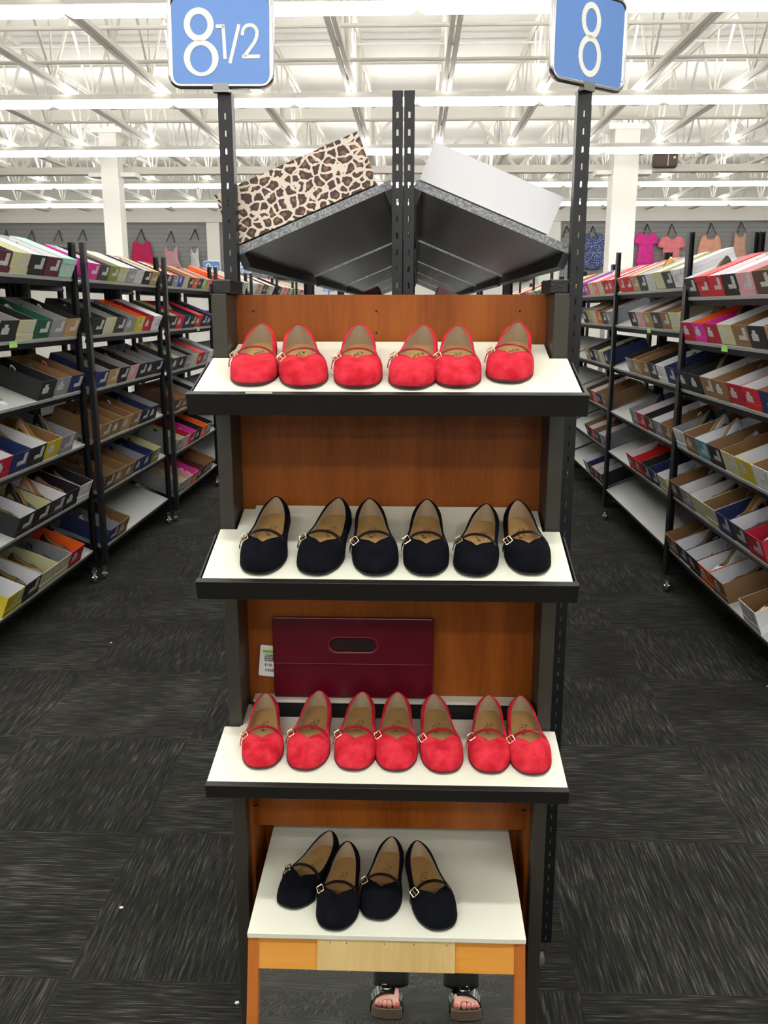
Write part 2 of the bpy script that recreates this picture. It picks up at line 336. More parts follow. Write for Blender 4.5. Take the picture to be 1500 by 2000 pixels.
# ------------------------------------------------------------------ fluorescent tubes
tm = MB().tube([(-.6, 0, 0), (-.56, 0, 0), (.56, 0, 0), (.6, 0, 0)], [.020, .040, .040, .020], 10).mesh('tube', M_TUBE, smooth=True)
hm = MB().box((-.613, -.045, .036), (.613, .045, .085)).mesh('housing', M_PAINT)
sm_ = MB().box((-.007, -.012, -.012), (.007, .012, .05)).mesh('socket', M_PAINT)
rown = {6.75: 'nearest visible', 9.6: 'second', 12.5: 'third', 15.75: 'fourth', 18.6: 'farthest'}
ORD = ['first', 'second', 'third', 'fourth', 'fifth', 'sixth', 'seventh', 'eighth', 'ninth', 'tenth', 'eleventh', 'twelfth', 'thirteenth', 'fourteenth', 'fifteenth', 'sixteenth', 'seventeenth', 'eighteenth', 'nineteenth', 'twentieth', 'twenty-first', 'twenty-second']
for yy in LAMP_ROWS:
    hw = 8
    if yy in rown: hw = {6.75: 3, 9.6: 4, 12.5: 5, 15.75: 7, 18.6: 8}[yy]
    elif yy < 3 or yy > 4: hw = 3
    for q in range(-hw, hw):
        r_ = rown.get(yy)
        lab = ('white fluorescent tube light, %s from the left in the %s ceiling row' % (ORD[q + hw], r_)) if r_ else 'white tube light, %s from left, %s ceiling row before the visible ones' % (ORD[q + hw], ORD[4 - LAMP_ROWS.index(yy)])
        t = thing('tube_light', lab, 'ceiling light', ((q + .5) * 1.23, yy, LAMP_Z), 0, 'fluorescent tube lights in rows')
        link('tube', tm, t); link('housing', hm, t); link('socket', sm_, t, Matrix.Translation((-.607, 0, 0))); link('socket', sm_, t, Matrix.Translation((.607, 0, 0)))
# speaker box on the girder
t = thing('loudspeaker', 'small dark brown ceiling loudspeaker beside the right column', 'speaker', (3.62, 13.9, 3.74))
obj('cabinet', MB().box((-.17, -.1, 0), (.17, .08, .2)), mat('brown_plastic', '5c4c44', .6), t, bevel=.03)
obj('badge', MB().box((.02, -.104, .02), (.03, -.099, .18)).box((.1, -.105, .12), (.13, -.099, .15)), M_PAINT, t)

# ================================================================== DISPLAY STAND
SX = -.052
t = thing('display_stand', 'dark framed wooden shoe display stand with three white tilted shelves', 'display stand', (SX, 1.65, 0))
def L(mb, name, m, par=t, **k): return obj(name, mb, m, par, **k)
stand = t
YB = 1.945 - 1.65
bp_ = L(MB().box((-.335, YB, .503), (.335, YB + .018, 1.769)), 'back_panel', M_CHERRY)
hm_ = MB()
for x in (-.295, -.03, .275):
    for z in (1.735, 1.69): hm_.cyl((x, YB - .0008, z), .0022, .002, 'y', 10)
obj('screw_hole', hm_, mat('dark_hole', '2a1408', .9), bp_)
for s in (-1, 1):
    mb = MB(); xo = s * .362; xi = s * .331
    mb.box((min(xo, xi), .19, 0), (max(xo, xi), .395, 1.77))
    cl = L(mb, 'side_column', M_COL, bevel=.002)
    mb = MB().box((min(s * .359, s * .322), .193, 1.77), (max(s * .359, s * .322), YB + .03, 1.797)).box((min(s * .3645, s * .36), .188, 1.765), (max(s * .3645, s * .36), .2, 1.79))
    obj('end_cap', mb, M_CAP, cl, bevel=.002)
    L(MB().box((min(s * .331, s * .3225), .235, .05), (max(s * .331, s * .3225), .388, .77)), 'inner_panel', M_CHERRY)
    sc_m = MB()
    for z in (.62, .585): sc_m.box((min(s * .3225, s * .312), .236, z), (max(s * .3225, s * .312), .246, z + .004))
    L(sc_m, 'shelf_pin', M_STEEL)
SHELF = []
def stand_shelf(zf, slope, w, depth, nd, trimh, trimw, backw, edge=.006, name='shelf'):
    th = math.atan(slope); th_ = .014
    M = Matrix.Translation((0, 0, zf)) @ Matrix.Rotation(th, 4, 'X')
    hw = w / 2; nc = math.cos(th)
    out = [(-hw, 0.003), (hw, .003), (hw, nd / nc), (hw - .036, nd / nc), (hw - .036, (nd + .085) / nc), (backw / 2, (nd + .085) / nc), (backw / 2, depth / nc), (-backw / 2, depth / nc), (-backw / 2, (nd + .085) / nc), (-hw + .036, (nd + .085) / nc), (-hw + .036, nd / nc), (-hw, nd / nc)]
    s_ = obj(name, MB().prism(out, -edge, 0), M_WHITE, stand, M, bevel=.0012)
    mb = MB().box((-trimw / 2, -.012, -trimh), (trimw / 2, .003, .0005)).box((-trimw / 2, .003, -trimh), (trimw / 2, .05, -trimh + .006))
    for s in (-1, 1): mb.box((min(s * trimw / 2, s * (trimw / 2 - .004)), 0, -trimh), (max(s * trimw / 2, s * (trimw / 2 - .004)), nd, -edge - .001))
    mb.box((-hw + .045, .01, -edge - .012), (hw - .045, min(depth, nd + .08) - .01, -edge - .0005))
    obj('front_trim', mb, M_COLK, s_, bevel=.001)
stand_shelf(1.589, .29, .722, .284, .183, .042, .744, .60)
stand_shelf(1.2255, .30, .722, .284, .183, .040, .742, .60)
stand_shelf(.7875, .175, .742, .225, .186, .030, .744, .64, edge=.005)
mb = MB().box((-.318, .261, .845), (.318, YB - .001, .852)); L(mb, 'back_strip', M_WHITE)
L(MB().box((-.331, .389, .05), (.331, .399, .56)), 'lower_back_panel', M_CHERRY)
L(MB().box((-.320, .258, .80), (.320, .270, .8425)), 'cross_bar', M_COLK)
L(MB().box((-.32, .2, .008), (.32, .22, .05)), 'base_rail', M_COLK)
# chipped laminate on the top front trim
L(MB().box((-.26, -.0135, 1.5875), (-.21, -.011, 1.5905)), 'chipped_edge', mat('chip_white', 'c8c8c0', .8))

# ------------------------------------------------------------------ mirror bench
t = thing('mirror_bench', 'small bench with white top, orange wooden legs and a tilted foot mirror', 'mirror bench', (SX - .0, 1.65, 0))
TB = R(17)
top = obj('bench_top', MB().box((-.2985, -.002, -.012), (.2985, .386, 0)), M_WHITE, t, Matrix.Translation((0, 0, .432)) @ Matrix.Rotation(math.atan(.055), 4, 'X'), bevel=.001)
MF = Matrix.Translation((0, .004, .419)) @ Matrix.Rotation(-TB, 4, 'X')   # local -z runs down the sloping front
LL = .419 / math.cos(TB) - .006
for s in (-1, 1):
    obj('leg', MB().box((min(s * .298, s * .2745), 0, -LL), (max(s * .298, s * .2745), .03, -.002)), M_ORANGE, t, MF, bevel=.0015)
    obj('leg', MB().box((min(s * .294, s * .264), .33, .002), (max(s * .294, s * .264), .36, .435)), M_ORANGE, t, bevel=.0015)
obj('apron', MB().box((-.2745, .003, -.067), (.2745, .022, -.001)), M_PINE, t, MF)
pl = obj('apron_patch', MB().box((-.148, -.002, -.066), (.148, .0028, -.001)), M_PLY, t, MF, bevel=.0008)
pl['label'] = 'pale plywood patch nailed over the apron'
nm = MB()
for x in (-.12, -.085, -.003, .06, .13): nm.cyl((x, -.0022, -.008), .0013, .001, 'y', 8)
obj('nail', nm, mat('nail_dark', '3a2a1a', .5), pl)
obj('mirror', MB().box((-.2743, .014, -LL + .01), (.2743, .018, -.0675)), M_MIRROR, t, MF)
obj('mirror_backing', MB().box((-.2743, .0182, -LL + .01), (.2743, .024, -.0675)), M_COLK, t, MF)

# ================================================================== HERO SHOES
BO = [(0, 0), (.0150, .0026), (.0280, .0135), (.0405, .040), (.0438, .074), (.0375, .108), (.0325, .145), (.0310, .180), (.0275, .206), (.016, .2235), (0, .228),
      (-.016, .2235), (-.028, .206), (-.0320, .180), (-.0345, .145), (-.0400, .108), (-.0440, .074), (-.0405, .040), (-.0285, .0135), (-.0150, .0026)]
TO = [(0, .064, .0375), (.0105, .0725, .0395), (.0220, .0805, .0385), (.0295, .0905, .0365), (.0315, .104, .0335), (.0305, .121, .0315), (.0280, .145, .0325), (.0245, .175, .0385), (.0175, .199, .047), (.0080, .2140, .0545), (0, .2185, .0570),
      (-.0080, .2140, .0545), (-.0180, .199, .047), (-.0255, .175, .0385), (-.0295, .145, .0325), (-.0325, .121, .0315), (-.0335, .104, .0335), (-.0310, .0905, .0365), (-.0230, .0805, .0385), (-.0105, .0725, .0395)]
def sole_z(y):
    return 0 if y < .115 else min(.010, (y - .115) / .055 * .010)
def spring(y): return max(0, (.05 - y)) ** 2 * 1.6      # toe spring
def shoe_rings(ns=4):
    B = cat(BO, ns); T = cat(TO, ns)
    # keep the V of the topline sharp
    a = Vector(TO[0]); b1 = Vector(TO[1]); b2 = Vector(TO[-1])
    for q in range(1, ns):
        T[q] = tuple(a.lerp(b1, q / ns)); T[-q] = tuple(a.lerp(b2, q / ns))
    return B, T
def shoe_parts(ns=4, nv=8):
    B, T = shoe_rings(ns); N = len(B)
    up = MB(); vs = []
    for v in range(nv + 1):
        th = v / nv * math.pi / 2; hf = 1 - math.cos(th); zf = math.sin(th)
        for i in range(N):
            bx, by = B[i]; tx, ty, tz = T[i]; zb = sole_z(by) + spring(by) + .0045
            front = max(0, min(1, (.07 - by) / .05))
            bulge = math.sin(v / nv * math.pi) * .0022 * (1 - front)
            nx = bx / .045
            vs.append((bx + (tx - bx) * hf + nx * bulge, by + (ty - by) * hf + (bulge if by > .2 else 0), zb + (tz - zb) * zf))
    fs = [(v * N + i, v * N + (i + 1) % N, (v + 1) * N + (i + 1) % N, (v + 1) * N + i) for v in range(nv) for i in range(N)]
    up.add(vs, fs); up.tube(T, .0011, 6, closed=True)
    li = MB(); vs = []
    for v in range(5):
        f = v / 4
        for i in range(N):
            bx, by = B[i]; tx, ty, tz = T[i]; zb = sole_z(by) + .0068
            ex, ey = bx * .86, .114 + (by - .114) * (.9 if by > .114 else .95)
            ff = f ** .7
            vs.append((tx * .985 + (ex - tx * .985) * ff, ty + (ey - ty) * ff, tz - .0004 + (zb - tz) * f))
    fs = [(v * N + i, (v + 1) * N + i, (v + 1) * N + (i + 1) % N, v * N + (i + 1) % N) for v in range(4) for i in range(N)]
    li.add(vs, fs)
    ins = MB(); half = N // 2; vs = []; fs = []
    # footbed strip left-right
    for i in range(half + 1):
        for q in range(7):
            f = q / 6; xr = B[i][0] * .88; xl = B[(N - i) % N][0] * .88; by = B[i][1]
            by2 = .114 + (by - .114) * (.92 if by > .114 else .95)
            x = xl + (xr - xl) * f; vs.append((x, by2, sole_z(by) + .0072 + .0016 * (2 * f - 1) ** 2))
    for i in range(half):
        for q in range(6): fs.append((i * 7 + q, i * 7 + q + 1, i * 7 + 8 + q, i * 7 + 7 + q))
    ins.add(vs, fs, 0)
    # stamped mark
    rnd = random.Random(4)
    for k2 in range(15):
        x = rnd.uniform(-.009, .007); yq = .135 + k2 % 5 * .0065 + rnd.uniform(-.001, .001); z = sole_z(yq) + .0093
        a = rnd.uniform(0, 3.1); dx, dy = math.cos(a) * rnd.uniform(.002, .0042), math.sin(a) * .003
        ins.bar((x - dx, yq - dy, z), (x + dx, yq + dy, z), .0012, .0004, 1)
    so = MB(); vs = []; 
    NB = len(B)
    for lay in range(2):
        for i in range(NB):
            bx, by = B[i]; k2 = 1.015
            vs.append((bx * k2, .114 + (by - .114) * 1.012, sole_z(by) + spring(by) + (0.0005 if lay == 0 else .0052)))
    hf_ = NB // 2
    so.add(vs, [(i, (i + 1) % NB, NB + (i + 1) % NB, NB + i) for i in range(NB)])
    st = []
    for i in range(hf_): 
        a, b = i, (NB - i) % NB; c, d = i + 1, (NB - i - 1) % NB
        if a == b: st.append((a, c, d))
        elif c == d: st.append((a, c, b))
        else: st.append((a, c, d, b))
    so.add(vs[:NB], st)
    he = MB(); pts = [(x * .94, y if y < .226 else .226) for x, y in B if y > .168]
    he.prism(pts, .0002, .0105)
    stp = MB()
    path = cat([(-.0445, .080, .0065), (-.0435, .0815, .018), (-.0385, .084, .0305), (-.0290, .0885, .0405), (-.015, .0925, .0465), (0, .094, .0480), (.014, .093, .0465), (.0275, .0895, .0405), (.0375, .0835, .0305), (.0425, .079, .018), (.0436, .077, .0055)], 3, closed=False)
    stp.ribbon(path, (0, 1, 0), .0078, .0018)
    stp.ribbon(cat([(-.0375, .0835, .034), (-.0435, .0805, .0315), (-.0475, .0775, .0225), (-.0480, .0765, .014)], 3, closed=False), (0, 1, .2), .0066, .0016)
    bk = MB(); M = Matrix.Translation((-.0385, .0815, .0365)) @ Euler((R(18), R(-36), R(10))).to_matrix().to_4x4()
    loop = [M @ Vector((x, y, 0)) for x, y in rrect(.0145, .0155, .0024, 3)]; bk.tube(loop, .0013, 6, closed=True)
    bk.tube([M @ Vector((0, -.0065, .0008)), M @ Vector((0, .0065, .0008))], .0008, 6)
    return dict(upper=up, lining=li, insole=ins, sole=so, heel=he, strap=stp, buckle=bk)
PR = shoe_parts(4, 9)
def shoe_meshes(col):
    u, s, e = (M_RED, M_REDL, M_SOLER) if col == 'red' else (M_BLK, M_BLKL, M_SOLE)
    return dict(upper=PR['upper'].mesh('upper', u, smooth=True, ang=60), lining=PR['lining'].mesh('lining', M_LINE, smooth=True),
                insole=PR['insole'].mesh('insole', [M_LINET, M_INK]), sole=PR['sole'].mesh('sole', e, smooth=True), heel=PR['heel'].mesh('heel', M_SOLE, smooth=True),
                strap=PR['strap'].mesh('strap', s, smooth=True), buckle=PR['buckle'].mesh('buckle', M_GOLD, smooth=True))
SM = {c: shoe_meshes(c) for c in ('red', 'black')}
def hero_shoe(col):
    r = thing('ballet_flat', '-', 'shoe')
    for n_ in ('upper', 'lining', 'insole', 'sole', 'strap'): 
        o = link(n_, SM[col][n_], r)
        if n_ == 'sole': link('heel', SM[col]['heel'], o)
        if n_ == 'strap': b_ = link('buckle', SM[col]['buckle'], o); b_['label'] = 'pale gold buckle'
    return r
HROWS = [
 ('red', 1.589, .29, 'top shelf', [(-.308, 1.672, -2, .97), (-.202, 1.662, -10, 1.0), (-.106, 1.660, -2, 1.0), (-.012, 1.658, 8, 1.0), (.080, 1.664, 2, .95), (.172, 1.69, 11, .95)]),
 ('black', 1.2255, .30, 'second shelf', [(-.305, 1.660, 3, 1.0), (-.197, 1.660, 10, 1.0), (-.068, 1.660, -7, .98), (.025, 1.661, 1, .96), (.113, 1.661, 12, .9), (.234, 1.668, -4, .93)]),
 ('red', .7875, .175, 'third shelf', [(-.316, 1.688, -5, .90), (-.227, 1.685, 4, .97), (-.124, 1.687, 3, .95), (-.033, 1.687, 0, .95), (.071, 1.684, -6, .95), (.163, 1.686, 3, .93), (.255, 1.683, -3, .94)]),
 ('black', .432, .055, 'mirror bench', [(-.277, 1.722, 22, 1.0), (-.166, 1.656, 4, 1.04), (-.076, 1.690, 8, 1.0), (.070, 1.664, -14, 1.06)])]
protos = {}
for col, zf, sl, where, lst in HROWS:
    for i, (x, y, a, s) in enumerate(lst):
        o = protos.get(col)
        if o is None: o = protos[col] = hero_shoe(col)
        else: o = copy_tree(o)
        z = zf + sl * (y - 1.65)
        o.matrix_world = Matrix.Translation((x, y, z + .0006)) @ Matrix.Rotation(math.atan(sl), 4, 'X') @ Matrix.Rotation(R(-a), 4, 'Z') @ Matrix.Diagonal((s * .5 + .56, s, max(s, 1) * 1.03, 1))
        tag(o, '%s suede strap flat, %s from the left on the %s%s' % (col, ORD[i], where, ' of the stand' if 'shelf' in where else ' top'), 'shoe', 'display flats on the %s' % where)
# ------------------------------------------------------------------ clutch and its tag
CM = Matrix.Translation((-.137, 1.928, .8525)) @ Matrix.Rotation(R(-3), 4, 'X')
t = thing('clutch_bag', 'burgundy leather clutch with cut-out handle standing behind the red flats', 'bag', M=CM)
def slab_hole(outline, hole, th, bev, name, m, par, M):
    cu = bpy.data.curves.new('c', 'CURVE'); cu.dimensions = '2D'; cu.fill_mode = 'BOTH'; cu.extrude = th / 2 - bev; cu.bevel_depth = bev; cu.bevel_resolution = 2; cu.offset = -bev
    for pts in (outline, hole):
        if not pts: continue
        sp = cu.splines.new('POLY'); sp.points.add(len(pts) - 1)
        for q, (x, y) in zip(sp.points, pts): q.co = (x, y, 0, 1)
        sp.use_cyclic_u = True
    o = bpy.data.objects.new('c', cu); C.objects.link(o); bpy.context.view_layer.update()
    me = bpy.data.meshes.new_from_object(o.evaluated_get(bpy.context.evaluated_depsgraph_get())); bpy.data.objects.remove(o)
    me.materials.clear(); me.materials.append(m)
    for p in me.polygons: p.use_smooth = False
    return link(name, me, par, M)
W2 = .186; HC = .195
def wavy(y0, y1, r):
    return [(x, y + y0 + (y1 - y0) / 2) for x, y in rrect(W2 * 2, y1 - y0, r, 5)]
slot = [(x - .0, y + .132) for x, y in rrect(.106, .030, .0149, 8)]
RX = Matrix.Rotation(R(90), 4, 'X')
slab_hole(wavy(0, HC, .006), None, .012, .004, 'body', M_CLUTCH, t, RX)
fl = slab_hole([(x, y) for x, y in wavy(.083, HC + .002, .009)], slot, .007, .0028, 'flap', M_CLUTCH, t, Matrix.Translation((0, -.0098, 0)) @ RX)
slab_hole([(x * .93, y) for x, y in slot], None, .0006, .0002, 'slot_plane', mat('dark_slot_plane', '1a0508', .9), t, Matrix.Translation((0, -.0062, 0)) @ RX)  # small dark plane added in the handle slot to make the opening dark
mb = MB()
def dash(p, q, n):
    p, q = Vector(p), Vector(q)
    for i in range(n): mb.bar(p.lerp(q, (i + .15) / n), p.lerp(q, (i + .85) / n), .0007, .0005)
dash((-W2 + .008, -.0137, .0865), (W2 - .008, -.0137, .0865), 60)
sl2 = [(x * 1.07, y * 1.0) for x, y in rrect(.106, .038, .018, 6)]
for i in range(len(sl2)):
    a, b = sl2[i], sl2[(i + 1) % len(sl2)]; n_ = max(1, int(math.dist(a, b) / .005)); dash((a[0], -.0137, a[1] + .132), (b[0], -.0137, b[1] + .132), n_)
obj('stitching', mb, M_STITCH, fl, fl.matrix_local.inverted())
t = thing('price_tag', 'white price tag with a green band hanging left of the burgundy clutch', 'price tag', M=Matrix.Translation((-.339, 1.936, .938)) @ Matrix.Rotation(R(-3), 4, 'X') @ Matrix.Rotation(R(5), 4, 'Y'))
obj('card', MB().prism([(x + .003, y) for x, y in rrect(.042, .075, .003, 3)], -.0006, 0, Matrix.Rotation(R(90), 4, 'X')), M_PAPER, t)
mb = MB().box((-.012, -.0004, .019), (.023, 0, .026)); obj('green_band', mb, M_LIME, t)
mb = MB(); rnd = random.Random(2)
for r_ in range(4):
    x = -.007
    while x < .019:
        w_ = rnd.choice((.0012, .002, .003)); mb.box((x, -.0004, .0125 - r_ * .0045), (x + w_, 0, .0155 - r_ * .0045)); x += w_ + .0009
x = -.003
while x < .02:
    w_ = rnd.choice((.0006, .0011)); mb.box((x, -.0004, -.026), (x + w_, 0, -.019)); x += w_ + .0008
obj('print', mb, M_PBLK, t)
tme = text_mesh('$128.', .0085); tme.materials.append(M_PBLK); link('price', tme, t, Matrix.Translation((.004, -.0005, -.0125)) @ RX)

# ================================================================== SHOE RACKS
HWD = .386; RISE = .146; PW = .030
th_r = math.atan(RISE / (HWD - .03))
def post_mesh(w, sw, h=2.13, d=.034, holes=True):
    mb = MB(); zs = []; z = .10; t_ = .002
    xs = [-w / 2, -sw / 2, sw / 2, w / 2]; cuts = [0.1]; hz = []
    while z < h - .05:
        hz.append((z + .010, z + .0225)); z += .0345
    if not holes: hz = []
    zc = .1
    for a, b in hz:
        mb.box((xs[0], 0, zc), (xs[3], t_, a)); mb.box((xs[0], 0, a), (xs[1], t_, b)); mb.box((xs[2], 0, a), (xs[3], t_, b)); zc = b
    mb.box((xs[0], 0, zc), (xs[3], t_, h))
    mb.box((-w / 2, t_, .1), (-w / 2 + t_, d, h)).box((w / 2 - t_, t_, .1), (w / 2, d, h))
    return mb
POSTW = post_mesh(.030, .0032).mesh('post', M_RACK); POSTN = post_mesh(.0228, .005).mesh('post', M_RACK)
POSTS = post_mesh(.030, .0, d=.046, holes=False).mesh('post', M_RACK)
def caster_meshes():
    f = MB().box((-.012, -.014, .072), (.012, .014, .1)).box((-.014, -.002, .03), (-.011, .03, .075)).box((.011, -.002, .03), (.014, .03, .075)).cyl((0, 0, .09), .008, .03, 'z', 10)
    w_ = MB().cyl((0, .022, .034), .034, .018, 'x', 22); h_ = MB().cyl((0, .022, .034), .012, .032, 'x', 12)
    return f.mesh('caster', M_CHROME, smooth=True), w_.mesh('wheel', M_RUB, smooth=True), h_.mesh('hub', M_CHROME, smooth=True)
CF, CW, CH = caster_meshes()
EBR = (MB().box((-HWD, .004, .10), (HWD, .03, .135)).mesh('end_brace', M_RACK), MB().box((-HWD + .02, .008, 1.2), (HWD - .02, .02, 1.215)).mesh('end_brace', M_RACK))
SHM = {}
def shelf_meshes(LY):
    key = round(LY, 3)
    if key not in SHM:
        L_ = (HWD - .03) / math.cos(th_r)
        # box faces: bottom, top, front(-y), right(+x), back(+y), left(-x); local x runs up the slope, y along the rack
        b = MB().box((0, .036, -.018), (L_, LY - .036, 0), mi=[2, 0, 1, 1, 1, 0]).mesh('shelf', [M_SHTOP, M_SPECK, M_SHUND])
        r = MB().box((.004, .036, -.052), (.02, LY - .036, -.0182)).box((L_ - .02, .036, -.05), (L_ - .004, LY - .036, -.0182)).mesh('shelf_beam', M_RACK)
        SHM[key] = (b, r)
    return SHM[key]
def basis(cx, s, y0, z0):
    """frame on a sloping shelf: x up the slope towards the rack's middle, z off the shelf. s = side (+1 faces +x aisle)"""
    c, n_ = math.cos(th_r), math.sin(th_r)
    X = Vector((-s * c, 0, n_)); Z = Vector((s * n_, 0, c)); Y = Z.cross(X)
    M = Matrix((X, Y, Z)).transposed().to_4x4(); M.translation = Vector((cx + s * HWD, y0, z0)); return M
def rack(cx, y0, LY, levels_r, levels_l, label, tops=2.13, stickers=(), solid=True):
    t = thing('shoe_rack', label, 'shoe rack', (cx, y0, 0), 0, 'rolling shoe racks')
    kz = tops / 2.13
    for yy, fl in ((0, 0), (LY, 1)):
        PO, PI = (POSTS, POSTS) if solid else (POSTW, POSTN)
        for x, me in ((-HWD + .0, PO), (HWD - .0, PO), (-.0165 if solid else -.0128, PI), (.0165 if solid else .0128, PI)):
            M = Matrix.Translation((x, yy, 0)) @ (Matrix.Rotation(math.pi, 4, 'Z') if fl else Matrix.Identity(4)) @ Matrix.Scale(kz, 4, (0, 0, 1))
            link('post', me, t, M)
        for me in EBR: link('end_brace', me, t, Matrix.Translation((0, yy, 0)) @ (Matrix.Rotation(math.pi, 4, 'Z') if fl else Matrix.Identity(4)))
        for s in (-1, 1):
            c_ = link('caster', CF, t, Matrix.Translation((s * (HWD - .01), yy + (-.02 if fl else .02), 0)) @ Matrix.Rotation(R((200 if fl else 20) * s), 4, 'Z')); link('wheel', CW, c_); link('hub', CH, c_)
    b, r = shelf_meshes(LY)
    for s, lv in ((1, levels_r), (-1, levels_l)):
        for z in lv:
            M = Matrix.Translation((-cx, -y0, 0)) @ basis(cx, s, y0 if s < 0 else y0 + LY, z)
            # Y of the basis points along +y for s=-1 and -y for s=+1
            o = link('shelf', b, t, M); link('shelf_beam', r, o)
    for (s, lv, yy) in stickers:
        zz = lv
        obj('price_sticker', MB().box((0, -.045, -.032), (.002, .045, -.004)), M_GRN, t, Matrix.Translation((s * (HWD + .001), yy - y0, zz)))
    return t
# ------------------------------------------------------------------ boxes
COL = dict(maroon='5a1f30', cream='c8c69c', black='1f1f21', charcoal='3a3a3e', mint='a8d4c4', white='dcdce0', green='12553f', grey='8e8e92', tan='b0905f', kraft='8c6a46',
           navy='1b2a5c', crimson='b01030', yellow='c8b428', purple='1c1220', red='c8202c', magenta='d8289a', olive='7c8a34', orange='f06a20', pink='d8a0a8', brown='573c2c', teal='5c98a4',
           lavender='e2e2e6', blue='2c4cb0', coral='f07878', lime='78c850', silver='a8a8ac', gold='b89858', nude='c49a70')
for c_, h_ in COL.items(): mat('card_' + c_, h_, .55)
mat('card_zebra', 'c8c8c8', .5, noise=.55, nscale=70); mat('card_stripe', '9c9ca4', .5, noise=.3, nscale=90); M_LEO
BOXC = {}
def box_meshes(kind):
    if kind not in BOXC:
        Lx, Wy, Hz = {'S': (.28, .160, .092), 'M': (.30, .180, .102), 'L': (.325, .205, .112), 'B': (.34, .26, .13)}[kind]; t_ = .0028; z0 = .004
        b = MB()
        h = Wy / 2
        b.box((0, -h, z0), (Lx, h, z0 + t_), mi=[0, 1, 0, 0, 0, 0])
        b.box((0, -h, z0 + t_), (t_, h, Hz), mi=[0, 0, 0, 1, 0, 0]).box((Lx - t_, -h, z0 + t_), (Lx, h, Hz), mi=[0, 0, 0, 0, 0, 1])
        b.box((t_, -h, z0 + t_), (Lx - t_, -h + t_, Hz), mi=[0, 0, 0, 0, 1, 0]).box((t_, h - t_, z0 + t_), (Lx - t_, h, Hz), mi=[0, 0, 1, 0, 0, 0])
        e = .003
        l = MB().box((-e, -h - e, 0), (Lx + e, h + e, .0036)).box((-e, -h - e, .0036), (-e + .0022, h + e, .031)).box((Lx + e - .0022, -h - e, .0036), (Lx + e, h + e, .031))
        l.box((-e, -h - e, .0036), (Lx + e, -h - e + .0022, .031)).box((-e, h + e - .0022, .0036), (Lx + e, h + e, .031))
        s = MB().box((-.0009, -h * .75, .036), (-.0001, -h * .35, Hz - .012)).box((-.0009, -h * .35, .036), (-.0001, h * .3, .058))
        s2 = MB().box((-.0009, -h * .1, .038), (-.0001, h * .7, .072)).box((-.0009, h * .1, .072), (-.0001, h * .5, .09))
        BOXC[kind] = (b.mesh('box_body', [M_PAPER, M_PAPER]), l.mesh('lid', [M_PAPER]), s.mesh('sticker', [M_STK]), s2.mesh('sticker', [M_STK]), (Lx, Wy, Hz))
    return BOXC[kind]
def omat(o, *ms):
    for i, m in enumerate(ms): o.material_slots[i].link = 'OBJECT'; o.material_slots[i].material = m
def shoe_box(label, kind, col, inner, lidcol, M, rnd, name='shoe_box', closed=False, group='shoe boxes on the racks', st=True):
    b, l, s1, s2, dim = box_meshes(kind)
    t = thing(name, label, 'shoe box', M=M, group=group)
    if lidcol: o = link('lid', l, t); omat(o, MAT['card_' + lidcol])
    mcol = M_LEO if col == 'leopard' else MAT['card_' + col]
    bo = link('box_body', b, t); omat(bo, mcol, MAT['card_' + inner])
    if st: link('sticker', rnd.choice((s1, s2)), bo)
    if closed:
        o = link('lid', l, t, Matrix.Translation((0, 0, dim[2] + .0045)) @ Matrix.Rotation(math.pi, 4, 'X')); omat(o, mcol)
    return t
# simple shoes for inside the boxes (one mesh: outer, lining)
def box_shoe_mesh(heel):
    pr = shoe_parts(2, 4); mb = MB()
    def tf(src, mi):
        vs = []
        for x, y, z in src.v:
            if heel and y > .085: 
                f = min(1, (y - .085) / .10); z += heel * (f * f * (3 - 2 * f))
            vs.append((x * .86, y, z))
        mb.add(vs, src.f, mi)
    tf(pr['upper'], 0); tf(pr['lining'], 1); 
    ins = pr['insole']; ins.f = ins.f[:60]; tf(ins, 1); tf(pr['sole'], 0)
    if heel: mb.tube([(0, .212, heel + .012), (0, .212, heel * .4), (0, .206, 0)], [.014, .006, .004], 8, mi=0)
    else: tf(pr['heel'], 0)
    return mb.mesh('boxed_shoe', [M_BLK, M_LINE], smooth=True, ang=60)
def sandal_mesh():
    mb = MB(); B = cat(BO, 2); mb.prism([(x * .85, y) for x, y in B], 0, .009, mi=1)
    for yy, h_ in ((.035, .026), (.055, .034), (.078, .040), (.10, .043)):
        mb.ribbon(cat([(-.036, yy, .004), (-.03, yy, h_ * .7), (0, yy + .006, h_), (.03, yy, h_ * .7), (.036, yy, .004)], 3, closed=False), (0, 1, 0), .008, .002, 0)
    mb.ribbon(cat([(-.026, .19, .006), (-.028, .20, .04), (0, .222, .055), (.028, .20, .04), (.026, .19, .006)], 3, closed=False), (0, .2, 1), .008, .002, 0)
    return mb.mesh('boxed_sandal', [M_BLK, M_LINE], smooth=True, ang=60)
BS = {'flat': box_shoe_mesh(0), 'pump': box_shoe_mesh(.045), 'sandal': sandal_mesh()}
for c_ in ('black', 'white', 'silver', 'gold', 'brown', 'navy', 'tan', 'coral', 'nude', 'red', 'orange', 'cream'):
    mat('shoe_' + c_, COL.get(c_, '888888'), .3 if c_ in ('silver', 'gold') else .42, metal=.8 if c_ in ('silver', 'gold') else 0)
TIS = None
def tissue_mesh():
    rnd = random.Random(9); n = 9; vs = []; fs = []
    for i in range(n):
        for j in range(n): vs.append(((i / (n - 1)) * .15, (j / (n - 1) - .5) * .13, .02 + rnd.uniform(0, .07)))
    for i in range(n - 1):
        for j in range(n - 1): fs.append((i * n + j, (i + 1) * n + j, (i + 1) * n + j + 1, i * n + j + 1))
    mb = MB().add(vs, fs); me = mb.mesh('tissue_paper', mat('tissue', 'e4e4e6', .8)); return me
TIS = tissue_mesh()
LVN = ['top', 'second', 'third', 'fourth', 'fifth', 'bottom']
